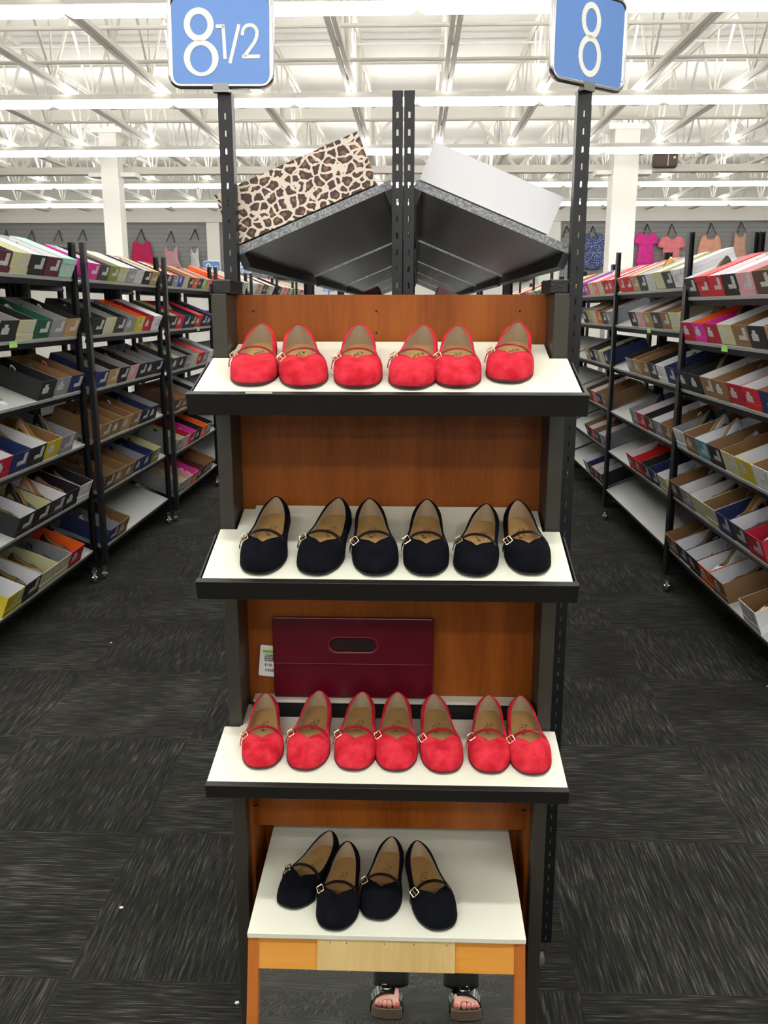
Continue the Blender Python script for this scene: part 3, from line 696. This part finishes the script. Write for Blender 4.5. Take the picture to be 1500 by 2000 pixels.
def fill(cx, s, y0, y1, z, spec, lv, where, align='near', rnd=None, contents=True):
    """spec: words 'colour[/inner][:shoecolour-kind]' in the order near -> far; '.' leaves a gap"""
    items = spec.split(); n = len(items); avail = (y1 - y0) - .09
    pitch = min(.215, avail / n)
    kind = 'S' if pitch < .172 else ('M' if pitch < .19 else 'L')
    wd = {'S': .160, 'M': .180, 'L': .205}[kind]; pitch = max(pitch, wd + .008)
    for i, it in enumerate(items):
        if it == '.': continue
        if align == 'far': yc = y1 - .045 - (n - 1 - i + .5) * pitch
        else: yc = y0 + .045 + (i + .5) * pitch
        if yc + wd / 2 > y1 - .036 or yc - wd / 2 < y0 + .036: continue
        body, _, shoe = it.partition(':'); col, _, inner = body.partition('/')
        inner = inner or rnd.choice(['white', 'grey', 'kraft', 'black', col if 'card_' + col in MAT else 'white'])
        M = basis(cx, s, yc, z) @ Matrix.Translation((.006, 0, .0005)) @ Matrix.Rotation(R(rnd.uniform(-1.0, 1.0)) if pitch > wd + .012 else 0, 4, 'Z')
        if col == 'shoe':
            o = link('sandal', BS['sandal'], None, M @ Matrix.Translation((.02, 0, 0)) @ Matrix.Rotation(R(-70), 4, 'Z')); omat(o, MAT['shoe_silver'], MAT['shoe_white'])
            tag(o, 'silver strappy sandal lying loose on the %s shelf, %s' % (LVN[lv], where), 'shoe'); continue
        pos = '%s box from the near end' % ORD[i]
        lid = col if rnd.random() < .65 else None
        cl = shoe == 'closed'
        lab = '%s shoe box, %s from near end, %s shelf, %s' % (col.replace('stripe', 'grey striped').replace('zebra', 'zebra print'), ORD[i], LVN[lv], where)
        bx = shoe_box(lab, kind, col, inner, None if cl else lid, M, rnd, closed=cl)
        if cl or not contents: continue
        if not shoe:
            if rnd.random() < .28: continue
            shoe = rnd.choice(['black', 'black', 'black', 'brown', 'silver', 'white', 'navy', 'tan', 'nude', 'gold', 'tissue']) + '-' + rnd.choice(['flat', 'pump', 'sandal'])
        sc_c, _, sk = shoe.partition('-'); sk = sk or 'pump'
        z_in = .028
        if sc_c == 'tissue':
            o = link('tissue_paper', TIS, None, M @ Matrix.Translation((.02 if kind != 'S' else .01, 0, 0)) @ Matrix.Scale(.95, 4))
            tag(o, 'crumpled white tissue in %s box from near end, %s shelf, %s' % (ORD[i], LVN[lv], where), 'tissue paper', 'tissue in shoe boxes'); continue
        # shoe: local +y is toe->heel; turn so the toe points down the slope (towards the aisle)
        a = rnd.uniform(-5, 5)
        MM = M @ Matrix.Translation((.022, rnd.uniform(-.02, .02) * (wd / .2), z_in)) @ Matrix.Rotation(R(-90 + a), 4, 'Z') @ Matrix.Rotation(R(6), 4, 'X')
        nm = {'flat': 'ballet_flat', 'pump': 'heeled_pump', 'sandal': 'sandal'}[sk]
        o = link(nm, BS[sk], None, MM); omat(o, MAT['shoe_' + sc_c], MAT['card_tan'] if sk != 'sandal' else MAT['shoe_' + rnd.choice(['tan', 'black', 'brown'])])
        tag(o, '%s %s in %s box from near end, %s shelf, %s' % (sc_c, nm.replace('_', ' '), ORD[i], LVN[lv], where), 'shoe', 'shoes in the boxes')

rnd = random.Random(11)
LZ = [1.916, 1.576, 1.243, .908, .575, .215]
RZ1 = [1.803, 1.556, 1.272, .930, .610, .275]; RZ2 = [1.862, 1.61, 1.278, .919, .590, .26]
LCX = -2.0 - HWD; 
def lrow(y): return -2.035 + .028 * (y - 5.5) - HWD
RCX = 1.60 + HWD
# left row
LM = [(3.86, 1.655), (5.53, 1.605), (7.15, 1.63), (8.80, 1.6), (10.45, 1.6), (12.1, 1.6), (13.75, 1.6)]
LSPEC = [
 ["grey/white:tissue maroon cream:tissue black:tissue maroon:gold-flat mint:closed", "white:black-flat black cream:black-flat green grey/grey:black-flat tan:white-sandal", "shoe . black:white-sandal grey/kraft:silver-sandal navy/kraft:coral-sandal", "crimson:silver-sandal navy:navy-flat black/white:silver-flat yellow/kraft:nude-pump grey:black-pump .", "black/white:black-flat black/cream:black-pump charcoal/white:nude-pump purple/purple:nude-flat white:black-flat", "yellow/white black/white:black-flat cream/cream:brown-flat cream/grey:black-sandal crimson/orange:black-flat ."],
 ["magenta/white charcoal/brown olive cream:closed stripe:closed zebra:tissue black:silver-sandal tan:closed", "black:white-flat cream:gold-sandal charcoal:black-flat grey:white-flat yellow/orange:tan-sandal crimson/crimson:gold-sandal white:closed", "navy/grey tan:gold-sandal black/grey:silver-sandal pink:silver-flat black/grey:black-flat black/grey:black-flat black/grey:black-pump", "kraft/kraft:black-flat kraft/kraft:nude-flat tan/kraft:black-flat kraft/kraft:white-sandal black/navy:black-flat black/grey", "brown/kraft:black-flat kraft/kraft:black-pump kraft/kraft navy/grey:navy-flat navy/navy:navy-flat olive/cream:brown-flat", "navy/grey:white-flat kraft/kraft:black-pump . . . ."],
 ["charcoal grey/orange blue:black-flat cream brown orange:closed charcoal/navy:closed lime coral:closed", "black/cream:nude-flat red:white-flat navy black:black-flat red:closed black navy/blue:closed", "charcoal/cream black/grey grey/black cream red:closed grey:silver-flat white", "brown/kraft:orange-flat kraft/kraft:red-flat kraft grey navy", "grey/cream:black-flat pink/crimson:silver-sandal crimson/magenta purple orange/orange:tan-flat grey", "grey/cream:silver-sandal silver/pink:silver-sandal orange/magenta maroon:orange-flat maroon/kraft kraft/kraft:orange-flat"]]
near = ['nearest left rack', 'second left rack', 'third left rack', 'fourth left rack', 'fifth left rack', 'sixth left rack', 'farthest left rack']
for i, (y0, LY) in enumerate(LM):
    cx = lrow(y0 + .5)
    rack(cx, y0, LY, LZ, LZ, 'black rolling shoe rack with sloping shelves, %s' % (near[i].replace('left rack', 'in the row left of the aisle')), stickers=[(1, LZ[1], 4.58)] if i == 0 else ([(1, LZ[1], 8.2)] if i == 2 else []))
    if i < 3:
        for lv in range(6): fill(cx, 1, y0, y0 + LY, LZ[lv], LSPEC[i][lv], lv, near[i], 'far' if i == 0 else 'near', rnd)
    else:
        fill(cx, 1, y0, y0 + LY, LZ[0], ' '.join(rnd.choice(['cream:closed', 'grey', 'orange:closed', 'white:closed', 'tan:closed', 'red:closed', 'black', 'pink:closed', 'brown']) for _ in range(7)), 0, near[i], 'near', rnd, contents=False)
# right row
RM = [(3.56, 1.905), (5.48, 1.925), (7.425, 1.92), (9.4, 1.7), (11.15, 1.7), (12.9, 1.7), (14.65, 1.7)]
RSPEC = [   # near -> far
 ["red/brown brown:black-flat pink/pink black/white:tissue red/white:red-flat red/red:closed black/white", "kraft/kraft tan/kraft:black-flat black/white kraft/kraft:brown-sandal cream/white crimson/magenta magenta/orange crimson/white", "navy red/white:black-flat crimson/white:brown-flat kraft/kraft:tan-sandal kraft/white:cream-sandal black/black:black-pump black", "white yellow/white:black-flat cream/kraft:black-sandal black:white-flat teal/white:white-pump kraft/kraft white/grey", "crimson/crimson:silver-flat charcoal/white navy/navy:nude-pump cream/kraft:silver-sandal cream/white:black-flat grey/white:black-flat brown/kraft:white-sandal", "white . kraft/white:navy-flat orange/white:white-pump black/white:silver-sandal charcoal/white:black-pump kraft/kraft:brown-flat"],
 ["white/white:closed charcoal/cream:black-flat cream:closed zebra/white charcoal/white tan/kraft:closed red:closed red/white", "cream/kraft:white-flat kraft/kraft:tan-flat charcoal/white:black-flat tan/kraft:nude-flat pink/white:coral-flat black", "navy/navy:brown-flat white/white:black-flat charcoal/black:black-flat kraft/kraft:brown-flat tan/kraft grey", "kraft/kraft:white-sandal grey/white:white-flat brown/black:tan-sandal red/white:white-sandal grey", "cream/white:white-flat navy/navy:navy-sandal charcoal/black:white-flat red/red red/white:red-flat", ". . . . . ."],
 ["red/white red:closed cream/orange:gold-sandal coral/white cream/white magenta blue:closed tan:closed orange:closed", "grey/white charcoal/kraft orange/brown:gold-sandal cream tan:silver-flat black", "navy cream/cream:black-flat grey/black:black-flat black tan", "kraft/kraft:navy-sandal navy coral/white:orange-sandal brown", "grey/white:black-flat charcoal/kraft red/white:red-flat black:white-flat", "black/white:silver-sandal red/white:white-flat navy:silver-sandal white:black-flat"]]
nearr = [n_.replace('left', 'right') for n_ in near]
for i, (y0, LY) in enumerate(RM):
    zz = RZ1 if i == 0 else RZ2
    rack(RCX + .012 * i, y0, LY, zz, zz, 'black rolling shoe rack with sloping shelves, %s' % (nearr[i].replace('right rack', 'in the row right of the aisle')), tops=2.175, stickers=[(-1, RZ1[1], 4.72)] if i == 0 else ([(-1, RZ2[1], 6.3)] if i == 1 else []))
    if i < 3:
        for lv in range(6): fill(RCX + .012 * i, -1, y0, y0 + LY, zz[lv], RSPEC[i][lv], lv, nearr[i], 'far' if i == 0 else 'near', rnd)
    else:
        fill(RCX + .012 * i, -1, y0, y0 + LY, zz[0], ' '.join(rnd.choice(['cream:closed', 'grey', 'orange:closed', 'white:closed', 'tan:closed', 'red:closed', 'white', 'white:closed', 'brown']) for _ in range(8)), 0, nearr[i], 'near', rnd, contents=False)
# centre row behind the display stand
CCX = -.028; CY = 2.052
CZ = [1.873, 1.572, 1.24, .905, .575, .215]
cen = ['directly behind the display stand', 'second behind the display stand', 'third behind the display stand', 'fourth behind the display stand', 'fifth behind the display stand']
for i in range(5):
    rack(CCX, CY + i * 1.53, 1.50, CZ, CZ, 'black rolling shoe rack, %s' % cen[i], tops=2.195, solid=False)
def cbox(s, yc, z, kind, col, inner, lab, closed=False, dx=0, st=False, sz=(1, 1, 1)):
    M = basis(CCX, s, yc, z) @ Matrix.Translation((.006 + dx, 0, .0005)) @ Matrix.Diagonal((sz[0], sz[1], sz[2], 1))
    return shoe_box(lab, kind, col, inner, None, M, rnd, closed=closed, st=st)
cbox(-1, CY + .037 + .105, CZ[0], 'L', 'leopard', 'white', 'leopard print shoe box on the sloping shelf under the size eight and a half sign', sz=(1.08, 1, 1.085))
cbox(1, CY + .037 + .095, CZ[0], 'M', 'lavender', 'grey', 'plain white shoe box on the sloping shelf under the size eight sign', sz=(1.04, 1, .87), dx=.062)
cbox(1, CY + .50, CZ[0], 'L', 'tan', 'kraft', 'tan shoe box just behind the plain white shoe box', sz=(.93, 1, .9), dx=.064)
cbox(-1, CY + .42, CZ[0], 'M', 'black', 'kraft', 'dark shoe box just behind the leopard print box')
cbox(-1, CY + 1.53 + .037 + .11, CZ[1] + .02, 'L', 'maroon', 'maroon', 'maroon shoe box on the rack second behind the stand, left side', closed=True)
cbox(1, CY + 1.53 + .037 + .11, CZ[1] + .02, 'L', 'pink', 'pink', 'pinkish shoe box on the rack second behind the stand, right side', closed=True)
cbox(1, CY + 1.53 + .37, CZ[1] + .02, 'M', 'red', 'white', 'red shoe box behind the pinkish one, right of the middle posts')

# ------------------------------------------------------------------ size signs
def arc8(rx, ry, n=36): return [(rx * math.cos(2 * math.pi * i / n), ry * math.sin(2 * math.pi * i / n)) for i in range(n)]
def ring(mb, cx, cy, rx, ry, ix, iy, d, ocy=0):
    o = arc8(rx, ry); i_ = arc8(ix, iy); n = len(o)
    vs = [(cx + x, -d, cy + y) for x, y in o] + [(cx + x, -d, cy + ocy + y) for x, y in i_] + [(cx + x, 0, cy + y) for x, y in o] + [(cx + x, 0, cy + ocy + y) for x, y in i_]
    fs = []
    for k in range(n):
        j = (k + 1) % n; fs += [(k, j, n + j, n + k), (2 * n + k, 2 * n + j, j, k), (n + k, n + j, 3 * n + j, 3 * n + k)]
    mb.add(vs, fs)
def sign_fig(kind, W, H, d=.0008):
    mb = MB(); u = W / 1155.0
    X = lambda p: (p - 752) * u
    Z = lambda p: -(p - 500) * u
    def st(pts, w_): mb.ribbon([(X(a), -d, Z(b)) for a, b in pts], (0, 0, 1) if False else (1, 0, 0), 0, 0)
    def seg(a, b, w_):
        p, q = Vector((X(a[0]), -d / 2, Z(a[1]))), Vector((X(b[0]), -d / 2, Z(b[1]))); dd = (q - p).normalized(); nn = Vector((dd.z, 0, -dd.x)) * w_ * u / 2
        vs = [p + nn, q + nn, q - nn, p - nn]; vs = [v + Vector((0, -d / 2, 0)) for v in vs] + [v + Vector((0, d / 2, 0)) for v in vs]
        mb.add(vs, [(0, 1, 2, 3), (7, 6, 5, 4), (0, 4, 5, 1), (1, 5, 6, 2), (2, 6, 7, 3), (3, 7, 4, 0)])
    if kind == '8.5':
        ring(mb, X(495), Z(325), 182 * u, 185 * u, 107 * u, 115 * u, d); ring(mb, X(515), Z(692), 213 * u, 200 * u, 137 * u, 150 * u, d, -8 * u)
        seg((700, 345), (806, 345), 40); seg((790, 330), (808, 702), 40)
        seg((982, 325), (865, 750), 40)
        pts = [(1022, 445)] + [(1112 - 88 * math.cos(a), 415 - 84 * math.sin(a)) for a in [math.pi * q / 10 for q in range(0, 11)]] + [(1190, 470), (1160, 530), (1040, 675)]
        for a, b in zip(pts, pts[1:]): seg(a, b, 40)
        seg((1015, 675), (1230, 675), 42)
    else:
        ring(mb, X(752), Z(305), 165 * u, 195 * u, 98 * u, 128 * u, d); ring(mb, X(752), Z(690), 195 * u, 228 * u, 128 * u, 160 * u, d)
    return mb
def size_sign(kind, M, lab, W=.205, H=.163, face=None, pole=0, fig_size=1.0):
    t = thing('size_sign', lab, 'sign', M=M, group=None)
    RXm = Matrix.Rotation(R(90), 4, 'X')
    pts = rrect(W + .012, H + .012, .02, 6)
    obj('panel', MB().prism(pts, -.003, .003, RXm), face or M_SIGNB, t, smooth=False)
    obj('frame', MB().tube([(x, 0, z) for x, z in rrect(W + .014, H + .014, .022, 6)], .0062, 10, closed=True), M_CHROME, t, smooth=True)
    g = obj('figures', sign_fig(kind, W, H), M_SIGNW, t, Matrix.Translation((0, -.0032, 0)) @ Matrix.Scale(fig_size, 4))
    obj('clip', MB().box((-.017, -.007, -H / 2 - .02), (.017, .007, -H / 2 - .002)), M_STEEL, t)
    if pole: obj('pole', MB().tube([(0, .0, -H / 2 - .018), (0, 0, -H / 2 - pole)], .008, 8), M_RACK, t)
    return t
size_sign('8.5', Matrix.Translation((CCX - HWD - .002, 2.045, 2.293)) @ Matrix.Rotation(R(-3), 4, 'Z') @ Matrix.Rotation(R(1.2), 4, 'Y'), 'blue size sign reading 8 1/2 on the left rack post above the leopard box')
size_sign('8', Matrix.Translation((CCX + HWD + .002, 2.045, 2.290)) @ Matrix.Rotation(R(38), 4, 'Z'), 'blue size sign reading 8 on the right rack post above the white box')
def pix(u, v, y):   # a point on the photograph's ray at distance y, used only to find where far signs stand
    p_ = math.atan(397 / 1735); ps = R(1.95)
    fw = Vector((-math.sin(ps) * math.cos(p_), math.cos(ps) * math.cos(p_), -math.sin(p_))); rt = Vector((math.cos(ps), math.sin(ps), 0)); up_ = rt.cross(fw)
    r_ = fw + rt * ((u - 750) / 1735) - up_ * ((v - 1000) / 1735); return Vector((0, 0, 1.74)) + r_ * (y / r_.y)
M_SIGN2 = mat('pale_blue_sign_face', '88a4d4', .35)
for u, v, y, fc, lab in ((414, 524, 12.075, M_SIGNB, 'small far blue size sign left of the display stand cap'), (478, 521, 14.2, M_SIGN2, 'small far size sign just right of the left rack post'), (524, 527, 15.3, M_SIGN2, 'small pale size sign against the grey slatwall'), (642, 560, 17.8, M_SIGNB, 'tiny distant blue size sign against the white wall')):
    p = pix(u, v, y); size_sign('8.5', Matrix.Translation(p), lab, pole=p.z - .01, face=fc)

# ------------------------------------------------------------------ clothes on the slatwall
def garment(lab, cat_, x, z, w, h, m, style='tee', y=Y1 - .12, rot=0, name='hanging_top', hang=True):
    t = thing(name, lab, cat_, (x, y, z), R(rot), 'clothes on the slatwall')
    W = w / 2
    if style == 'tee': o = [(-.09, 0), (-.05, -.05), (.05, -.05), (.09, 0), (.7 * W + .03, -.02), (W + .03, -.2), (W - .05, -.24), (.72 * W, -.17), (.68 * W, -h * .6), (.8 * W, -h), (0, -h - .06), (-.8 * W, -h), (-.68 * W, -h * .6), (-.72 * W, -.17), (-W + .05, -.24), (-W - .03, -.2), (-.7 * W - .03, -.02)]
    elif style == 'long': o = [(-.11, 0), (-.07, -.075), (.07, -.075), (.11, 0), (.13, 0), (.78 * W, -.05), (W, -h * .5), (W, -h * .92), (.8 * W, -h * .93), (.72 * W, -.3), (.75 * W, -h), (-.75 * W, -h), (-.72 * W, -.3), (-.8 * W, -h * .93), (-W, -h * .92), (-W, -h * .5), (-.78 * W, -.05), (-.13, 0)]
    else: o = [(-.6 * W, 0), (-.4 * W, -.1), (.4 * W, -.1), (.6 * W, 0), (.72 * W, -.15), (.7 * W, -.3), (W, -h), (-W, -h), (-.7 * W, -.3), (-.72 * W, -.15)]
    P2 = cat([(a, b) for a, b in o], 3)
    M = Matrix.Rotation(R(90), 4, 'X'); mb = MB(); n = len(P2); rnd_ = random.Random(int(abs(x) * 100))
    vs = []; c = (sum(p[0] for p in P2) / n, sum(p[1] for p in P2) / n)
    # layered rings give the cloth body
    prof = [(1, 0), (.97, .02), (.8, .04), (.45, .05), (0.02, .052)]
    def ringpts(sign):
        return [[Vector((c[0] + (px_ - c[0]) * f, sign * d - .0, c[1] + (pz - c[1]) * f)) for px_, pz in P2] for f, d in prof]
    fr = ringpts(-1); bk = ringpts(.4)
    rings = fr[::-1] + bk[1:]
    vs = [p for r_ in rings for p in r_]; fs = []
    for r_ in range(len(rings) - 1):
        for k2 in range(n): fs.append((r_ * n + k2, r_ * n + (k2 + 1) % n, (r_ + 1) * n + (k2 + 1) % n, (r_ + 1) * n + k2))
    fs.append(tuple(range(n))); fs.append(tuple(range((len(rings) - 1) * n, len(rings) * n)))
    mb.add(vs, fs); obj('garment', mb, m, t, smooth=True, ang=70)
    if hang:
        hb = MB().tube([(-.16, 0, -.02), (-.05, 0, .03), (0, 0, .045), (.05, 0, .03), (.16, 0, -.02)], .008, 6).tube([(0, 0, .045), (0, 0, .09), (.02, 0, .11), (0, .02, .125)], .004, 6)
        obj('hanger', hb, mat('clear_grey_hanger', '9a9a9a', .2), t, smooth=True)
    return t
def facehook(x, z, lab, y=Y1 - .035):
    t = thing('display_hook', lab, 'hook', (x, y, z), 0, 'display hooks on the slatwall')
    mb = MB().bar((0, 0, .06), (-.10, -.10, -.20), .022, .012).bar((0, 0, .06), (.10, -.10, -.20), .022, .012)
    obj('arm', mb, mat('dark_hook_metal', '3c3c40', .4), t); obj('backplate', MB().box((-.02, -.004, .02), (.02, .004, .09)), M_STEEL, t)
    return t
CL = lambda n_, h_: mat('cloth_' + n_, h_, .85, noise=.12, nscale=9)
F_BLUE = floral('blue_patterned_cloth', '3c4c84', 'c8ccdc', 38)
G = [(276, 470, 42, 60, CL('magenta', 'c42458'), 'tee', 'magenta red long top hanging on the left slatwall', 'long'),
     (334, 480, 38, 52, CL('mauve', 'c898a0'), 'dress', 'dusty pink sleeveless top hanging between magenta and white ones', 'tank'),
     (380, 484, 26, 66, CL('white', 'd4d4d6'), 'dress', 'white sleeveless top hanging beside the white pilaster', 'tank'),
     (1160, 456, 48, 64, F_BLUE, 'x', 'navy blouse with white speckles hanging left of the right column', 'long'),
     (1103, 486, 20, 28, CL('lightblue', '7890b0'), 'x', 'light blue garment half hidden behind the right rack post', 'tank'),
     (1263, 455, 42, 58, CL('pink', 'e8389c'), 'x', 'bright pink tee hanging right of the right column', 'tee'),
     (1313, 462, 48, 62, CL('coral', 'f08890'), 'x', 'coral pink tee hanging on the right slatwall', 'tee'),
     (1388, 460, 46, 60, CL('peach', 'e8a890'), 'x', 'peach button blouse hanging on the right slatwall', 'long'),
     (1446, 452, 32, 60, CL('beige', 'd0a090'), 'x', 'beige top hanging at the far right of the slatwall', 'tank')]
for u, v, w_, h_, m_, _, lab, st in G:
    p = pix(u, v, Y1 - .12); garment(lab, 'clothing', p.x, p.z, w_ / 86 * 1.0, h_ / 88, m_, st, rot=-18 if 'white sleeveless' in lab else 0)
for u, v, lab in ((12, 455, 'empty triangular hook, leftmost on the slatwall'), (62, 455, 'empty triangular hook, second from the left'), (115, 454, 'empty triangular hook, third from the left'), (162, 453, 'empty triangular hook, left of the left column'),
                  (276, 452, 'triangular hook above the magenta top'), (334, 456, 'triangular hook above the dusty pink top'), (381, 452, 'triangular hook above the white top'), (1107, 446, 'triangular hook above the light blue garment'), (1158, 446, 'triangular hook above the navy speckled blouse'), (1264, 442, 'triangular hook above the bright pink tee'), (1312, 442, 'triangular hook above the coral tee'), (1389, 440, 'triangular hook above the peach blouse'), (1448, 438, 'triangular hook above the beige top')):
    p = pix(u, v, Y1 - .05); facehook(p.x, p.z, lab)
p = pix(1015, 505, Y1 - .2); garment('brown jacket hanging on the far white wall right of centre', 'clothing', p.x, p.z, .62, .48, CL('brown', '6a4038'), 'long', y=Y1 - .12)
p = pix(1017, 512, Y1 - .2); garment('mustard scarf over the brown jacket', 'clothing', p.x, p.z, .16, .38, CL('mustard', 'b0983c'), 'tank', y=Y1 - .22, hang=False, name='scarf')
p = pix(560, 500, Y1 - .2); garment('black garment hanging beyond the left end of the centre rack', 'clothing', p.x, p.z, .66, .5, CL('black', '1c1c1e'), 'long', y=Y1 - .12)

for u, v, lab in ((1015, 490, 'triangular hook above the brown jacket'), (560, 487, 'triangular hook above the black garment')):
    p = pix(u, v, Y1 - .05); facehook(p.x, p.z, lab)
# ------------------------------------------------------------------ small white scraps on the carpet
for u, v, lab in ((217, 1256, 'tiny white scrap on the left carpet, farther one'), (237, 1774, 'tiny white scrap on the left carpet, middle one'), (463, 1960, 'tiny white scrap by the foot of the display stand'), (1499, 1341, 'tiny white scrap on the right carpet')):
    p_ = math.atan(397 / 1735); ps = R(1.95)
    fw = Vector((-math.sin(ps) * math.cos(p_), math.cos(ps) * math.cos(p_), -math.sin(p_))); rt = Vector((math.cos(ps), math.sin(ps), 0)); up_ = rt.cross(fw)
    r_ = fw + rt * ((u - 750) / 1735) - up_ * ((v - 1000) / 1735); q = Vector((0, 0, 1.74)) + r_ * (1.74 / -r_.z)
    o = obj('paper_scrap', MB().prism([(.006, 0), (.003, .005), (-.004, .004), (-.006, -.001), (0, -.004)], .0005, .0035), M_PAPER, None, Matrix.Translation((q.x, q.y, 0)))
    tag(o, lab, 'litter', 'white scraps on the carpet')

# ================================================================== PERSON seen in the foot mirror (legs and feet)
def skin_mesh(name, V, E, rad, m, parent=None, sub=2, M=None):
    me = bpy.data.meshes.new(name); me.from_pydata(V, E, []); o = bpy.data.objects.new(name, me); C.objects.link(o)
    md = o.modifiers.new('s', 'SKIN'); md.use_smooth_shade = True
    for i, sv in enumerate(me.skin_vertices[0].data): sv.radius = rad[i] if isinstance(rad[i], tuple) else (rad[i], rad[i]); sv.use_root = (i == 0)
    s2 = o.modifiers.new('u', 'SUBSURF'); s2.levels = sub; s2.render_levels = sub
    bpy.context.view_layer.update(); em = bpy.data.meshes.new_from_object(o.evaluated_get(bpy.context.evaluated_depsgraph_get()))
    bpy.data.objects.remove(o); em.materials.clear(); em.materials.append(m)
    for p in em.polygons: p.use_smooth = True
    return link(name, em, parent, M)
per = thing('person', 'person in black trousers and black strap sandals, reflected in the foot mirror', 'person', (.065, -.22, 0))
per.scale = (1.28, 1.28, 1.28)
V = [(0, 0, .95)]; E = []; rad = [.11]
def addv(p, r, par): V.append(p); rad.append(r); E.append((par, len(V) - 1)); return len(V) - 1
TOES = []
for s in (-1, 1):
    fx = s * .106
    h = addv((s * .09, 0, .88), .09, 0); k_ = addv((s * .12, .02, .48), .055, h); c_ = addv((fx * .95, -.01, .33), .05, k_); a = addv((fx, -.03, .10), .034, c_)
    he_ = addv((fx, -.045, .055), .030, a)
    mf = addv((fx + s * .006, .02, .062), (.034, .026), a); bl = addv((fx + s * .014, .075, .043), (.040, .016), mf)
    for q, (tx, ty, r_) in enumerate(((-.028, .128, .0105), (-.008, .130, .0075), (.006, .124, .0072), (.019, .116, .0068), (.031, .106, .0064))):
        b0 = addv((fx + s * (.014 + tx * .95), .098 - q * .004, .037), r_ * 1.1, bl); tp = addv((fx + s * (.014 + tx * 1.12), ty, .031), r_ * .95, b0); TOES.append((V[tp], r_, s))
skin_mesh('body', V, E, rad, M_SKIN, per)
nl = MB()
for (p, r_, s) in TOES:
    n_ = 8; Mn = Matrix.Translation((p[0], p[1] + r_ * .55, p[2] + r_ * .72)) @ Matrix.Rotation(R(-38), 4, 'X')
    nl.prism([(math.cos(2 * math.pi * q / n_) * r_ * .62, math.sin(2 * math.pi * q / n_) * r_ * .7) for q in range(n_)], 0, .0016, Mn)
obj('toenails', nl, M_NAIL, per)
V2 = [(0, 0, .97)]; E2 = []; rd = [(.15, .12)]
def ad2(p, r, par): V2.append(p); rd.append(r); E2.append((par, len(V2) - 1)); return len(V2) - 1
for s in (-1, 1):
    h = ad2((s * .095, 0, .86), .105, 0); k_ = ad2((s * .12, .02, .5), .08, h); c_ = ad2((s * .112, -.01, .32), .068, k_); ad2((s * .112, -.006, .17), .062, c_); ad2((s * .110, .0, .105), .060, len(V2) - 1); ad2((s * .109, .004, .078), .060, len(V2) - 1); ad2((s * .109, .004, .066), .060, len(V2) - 1)
skin_mesh('trousers', V2, E2, rd, M_TROUS, per, 1)
for s in (-1, 1):
    sx = s * .120
    def mir(pts): return [(sx + s * a, b) for a, b in pts]
    outl = cat([(-.030, .150), (0, .150), (.030, .130), (.046, .09), (.040, .03), (.034, -.05), (.02, -.092), (0, -.1), (-.026, -.088), (-.040, -.04), (-.038, .03), (-.046, .09), (-.044, .13)], 3)
    so = obj('sandal', MB().prism(mir(outl), .002, .026), M_CORK, per, smooth=True, bevel=0)
    obj('sandal_strap', MB().ribbon(cat([(sx - .050, .05, .012), (sx - .046, .056, .045), (sx - .02, .06, .070), (sx + .01, .06, .072), (sx + .040, .056, .050), (sx + .050, .05, .012)], 4, closed=False), (0, 1, -.45), .048, .003), M_PATENT, so, smooth=True)
    obj('sandal_buckle', MB().tube([(sx - .004 + x, .062 + y, .076 - y * .45) for x, y in rrect(.028, .022, .004, 3)], .002, 6, closed=True), M_CHROME, so, smooth=True)
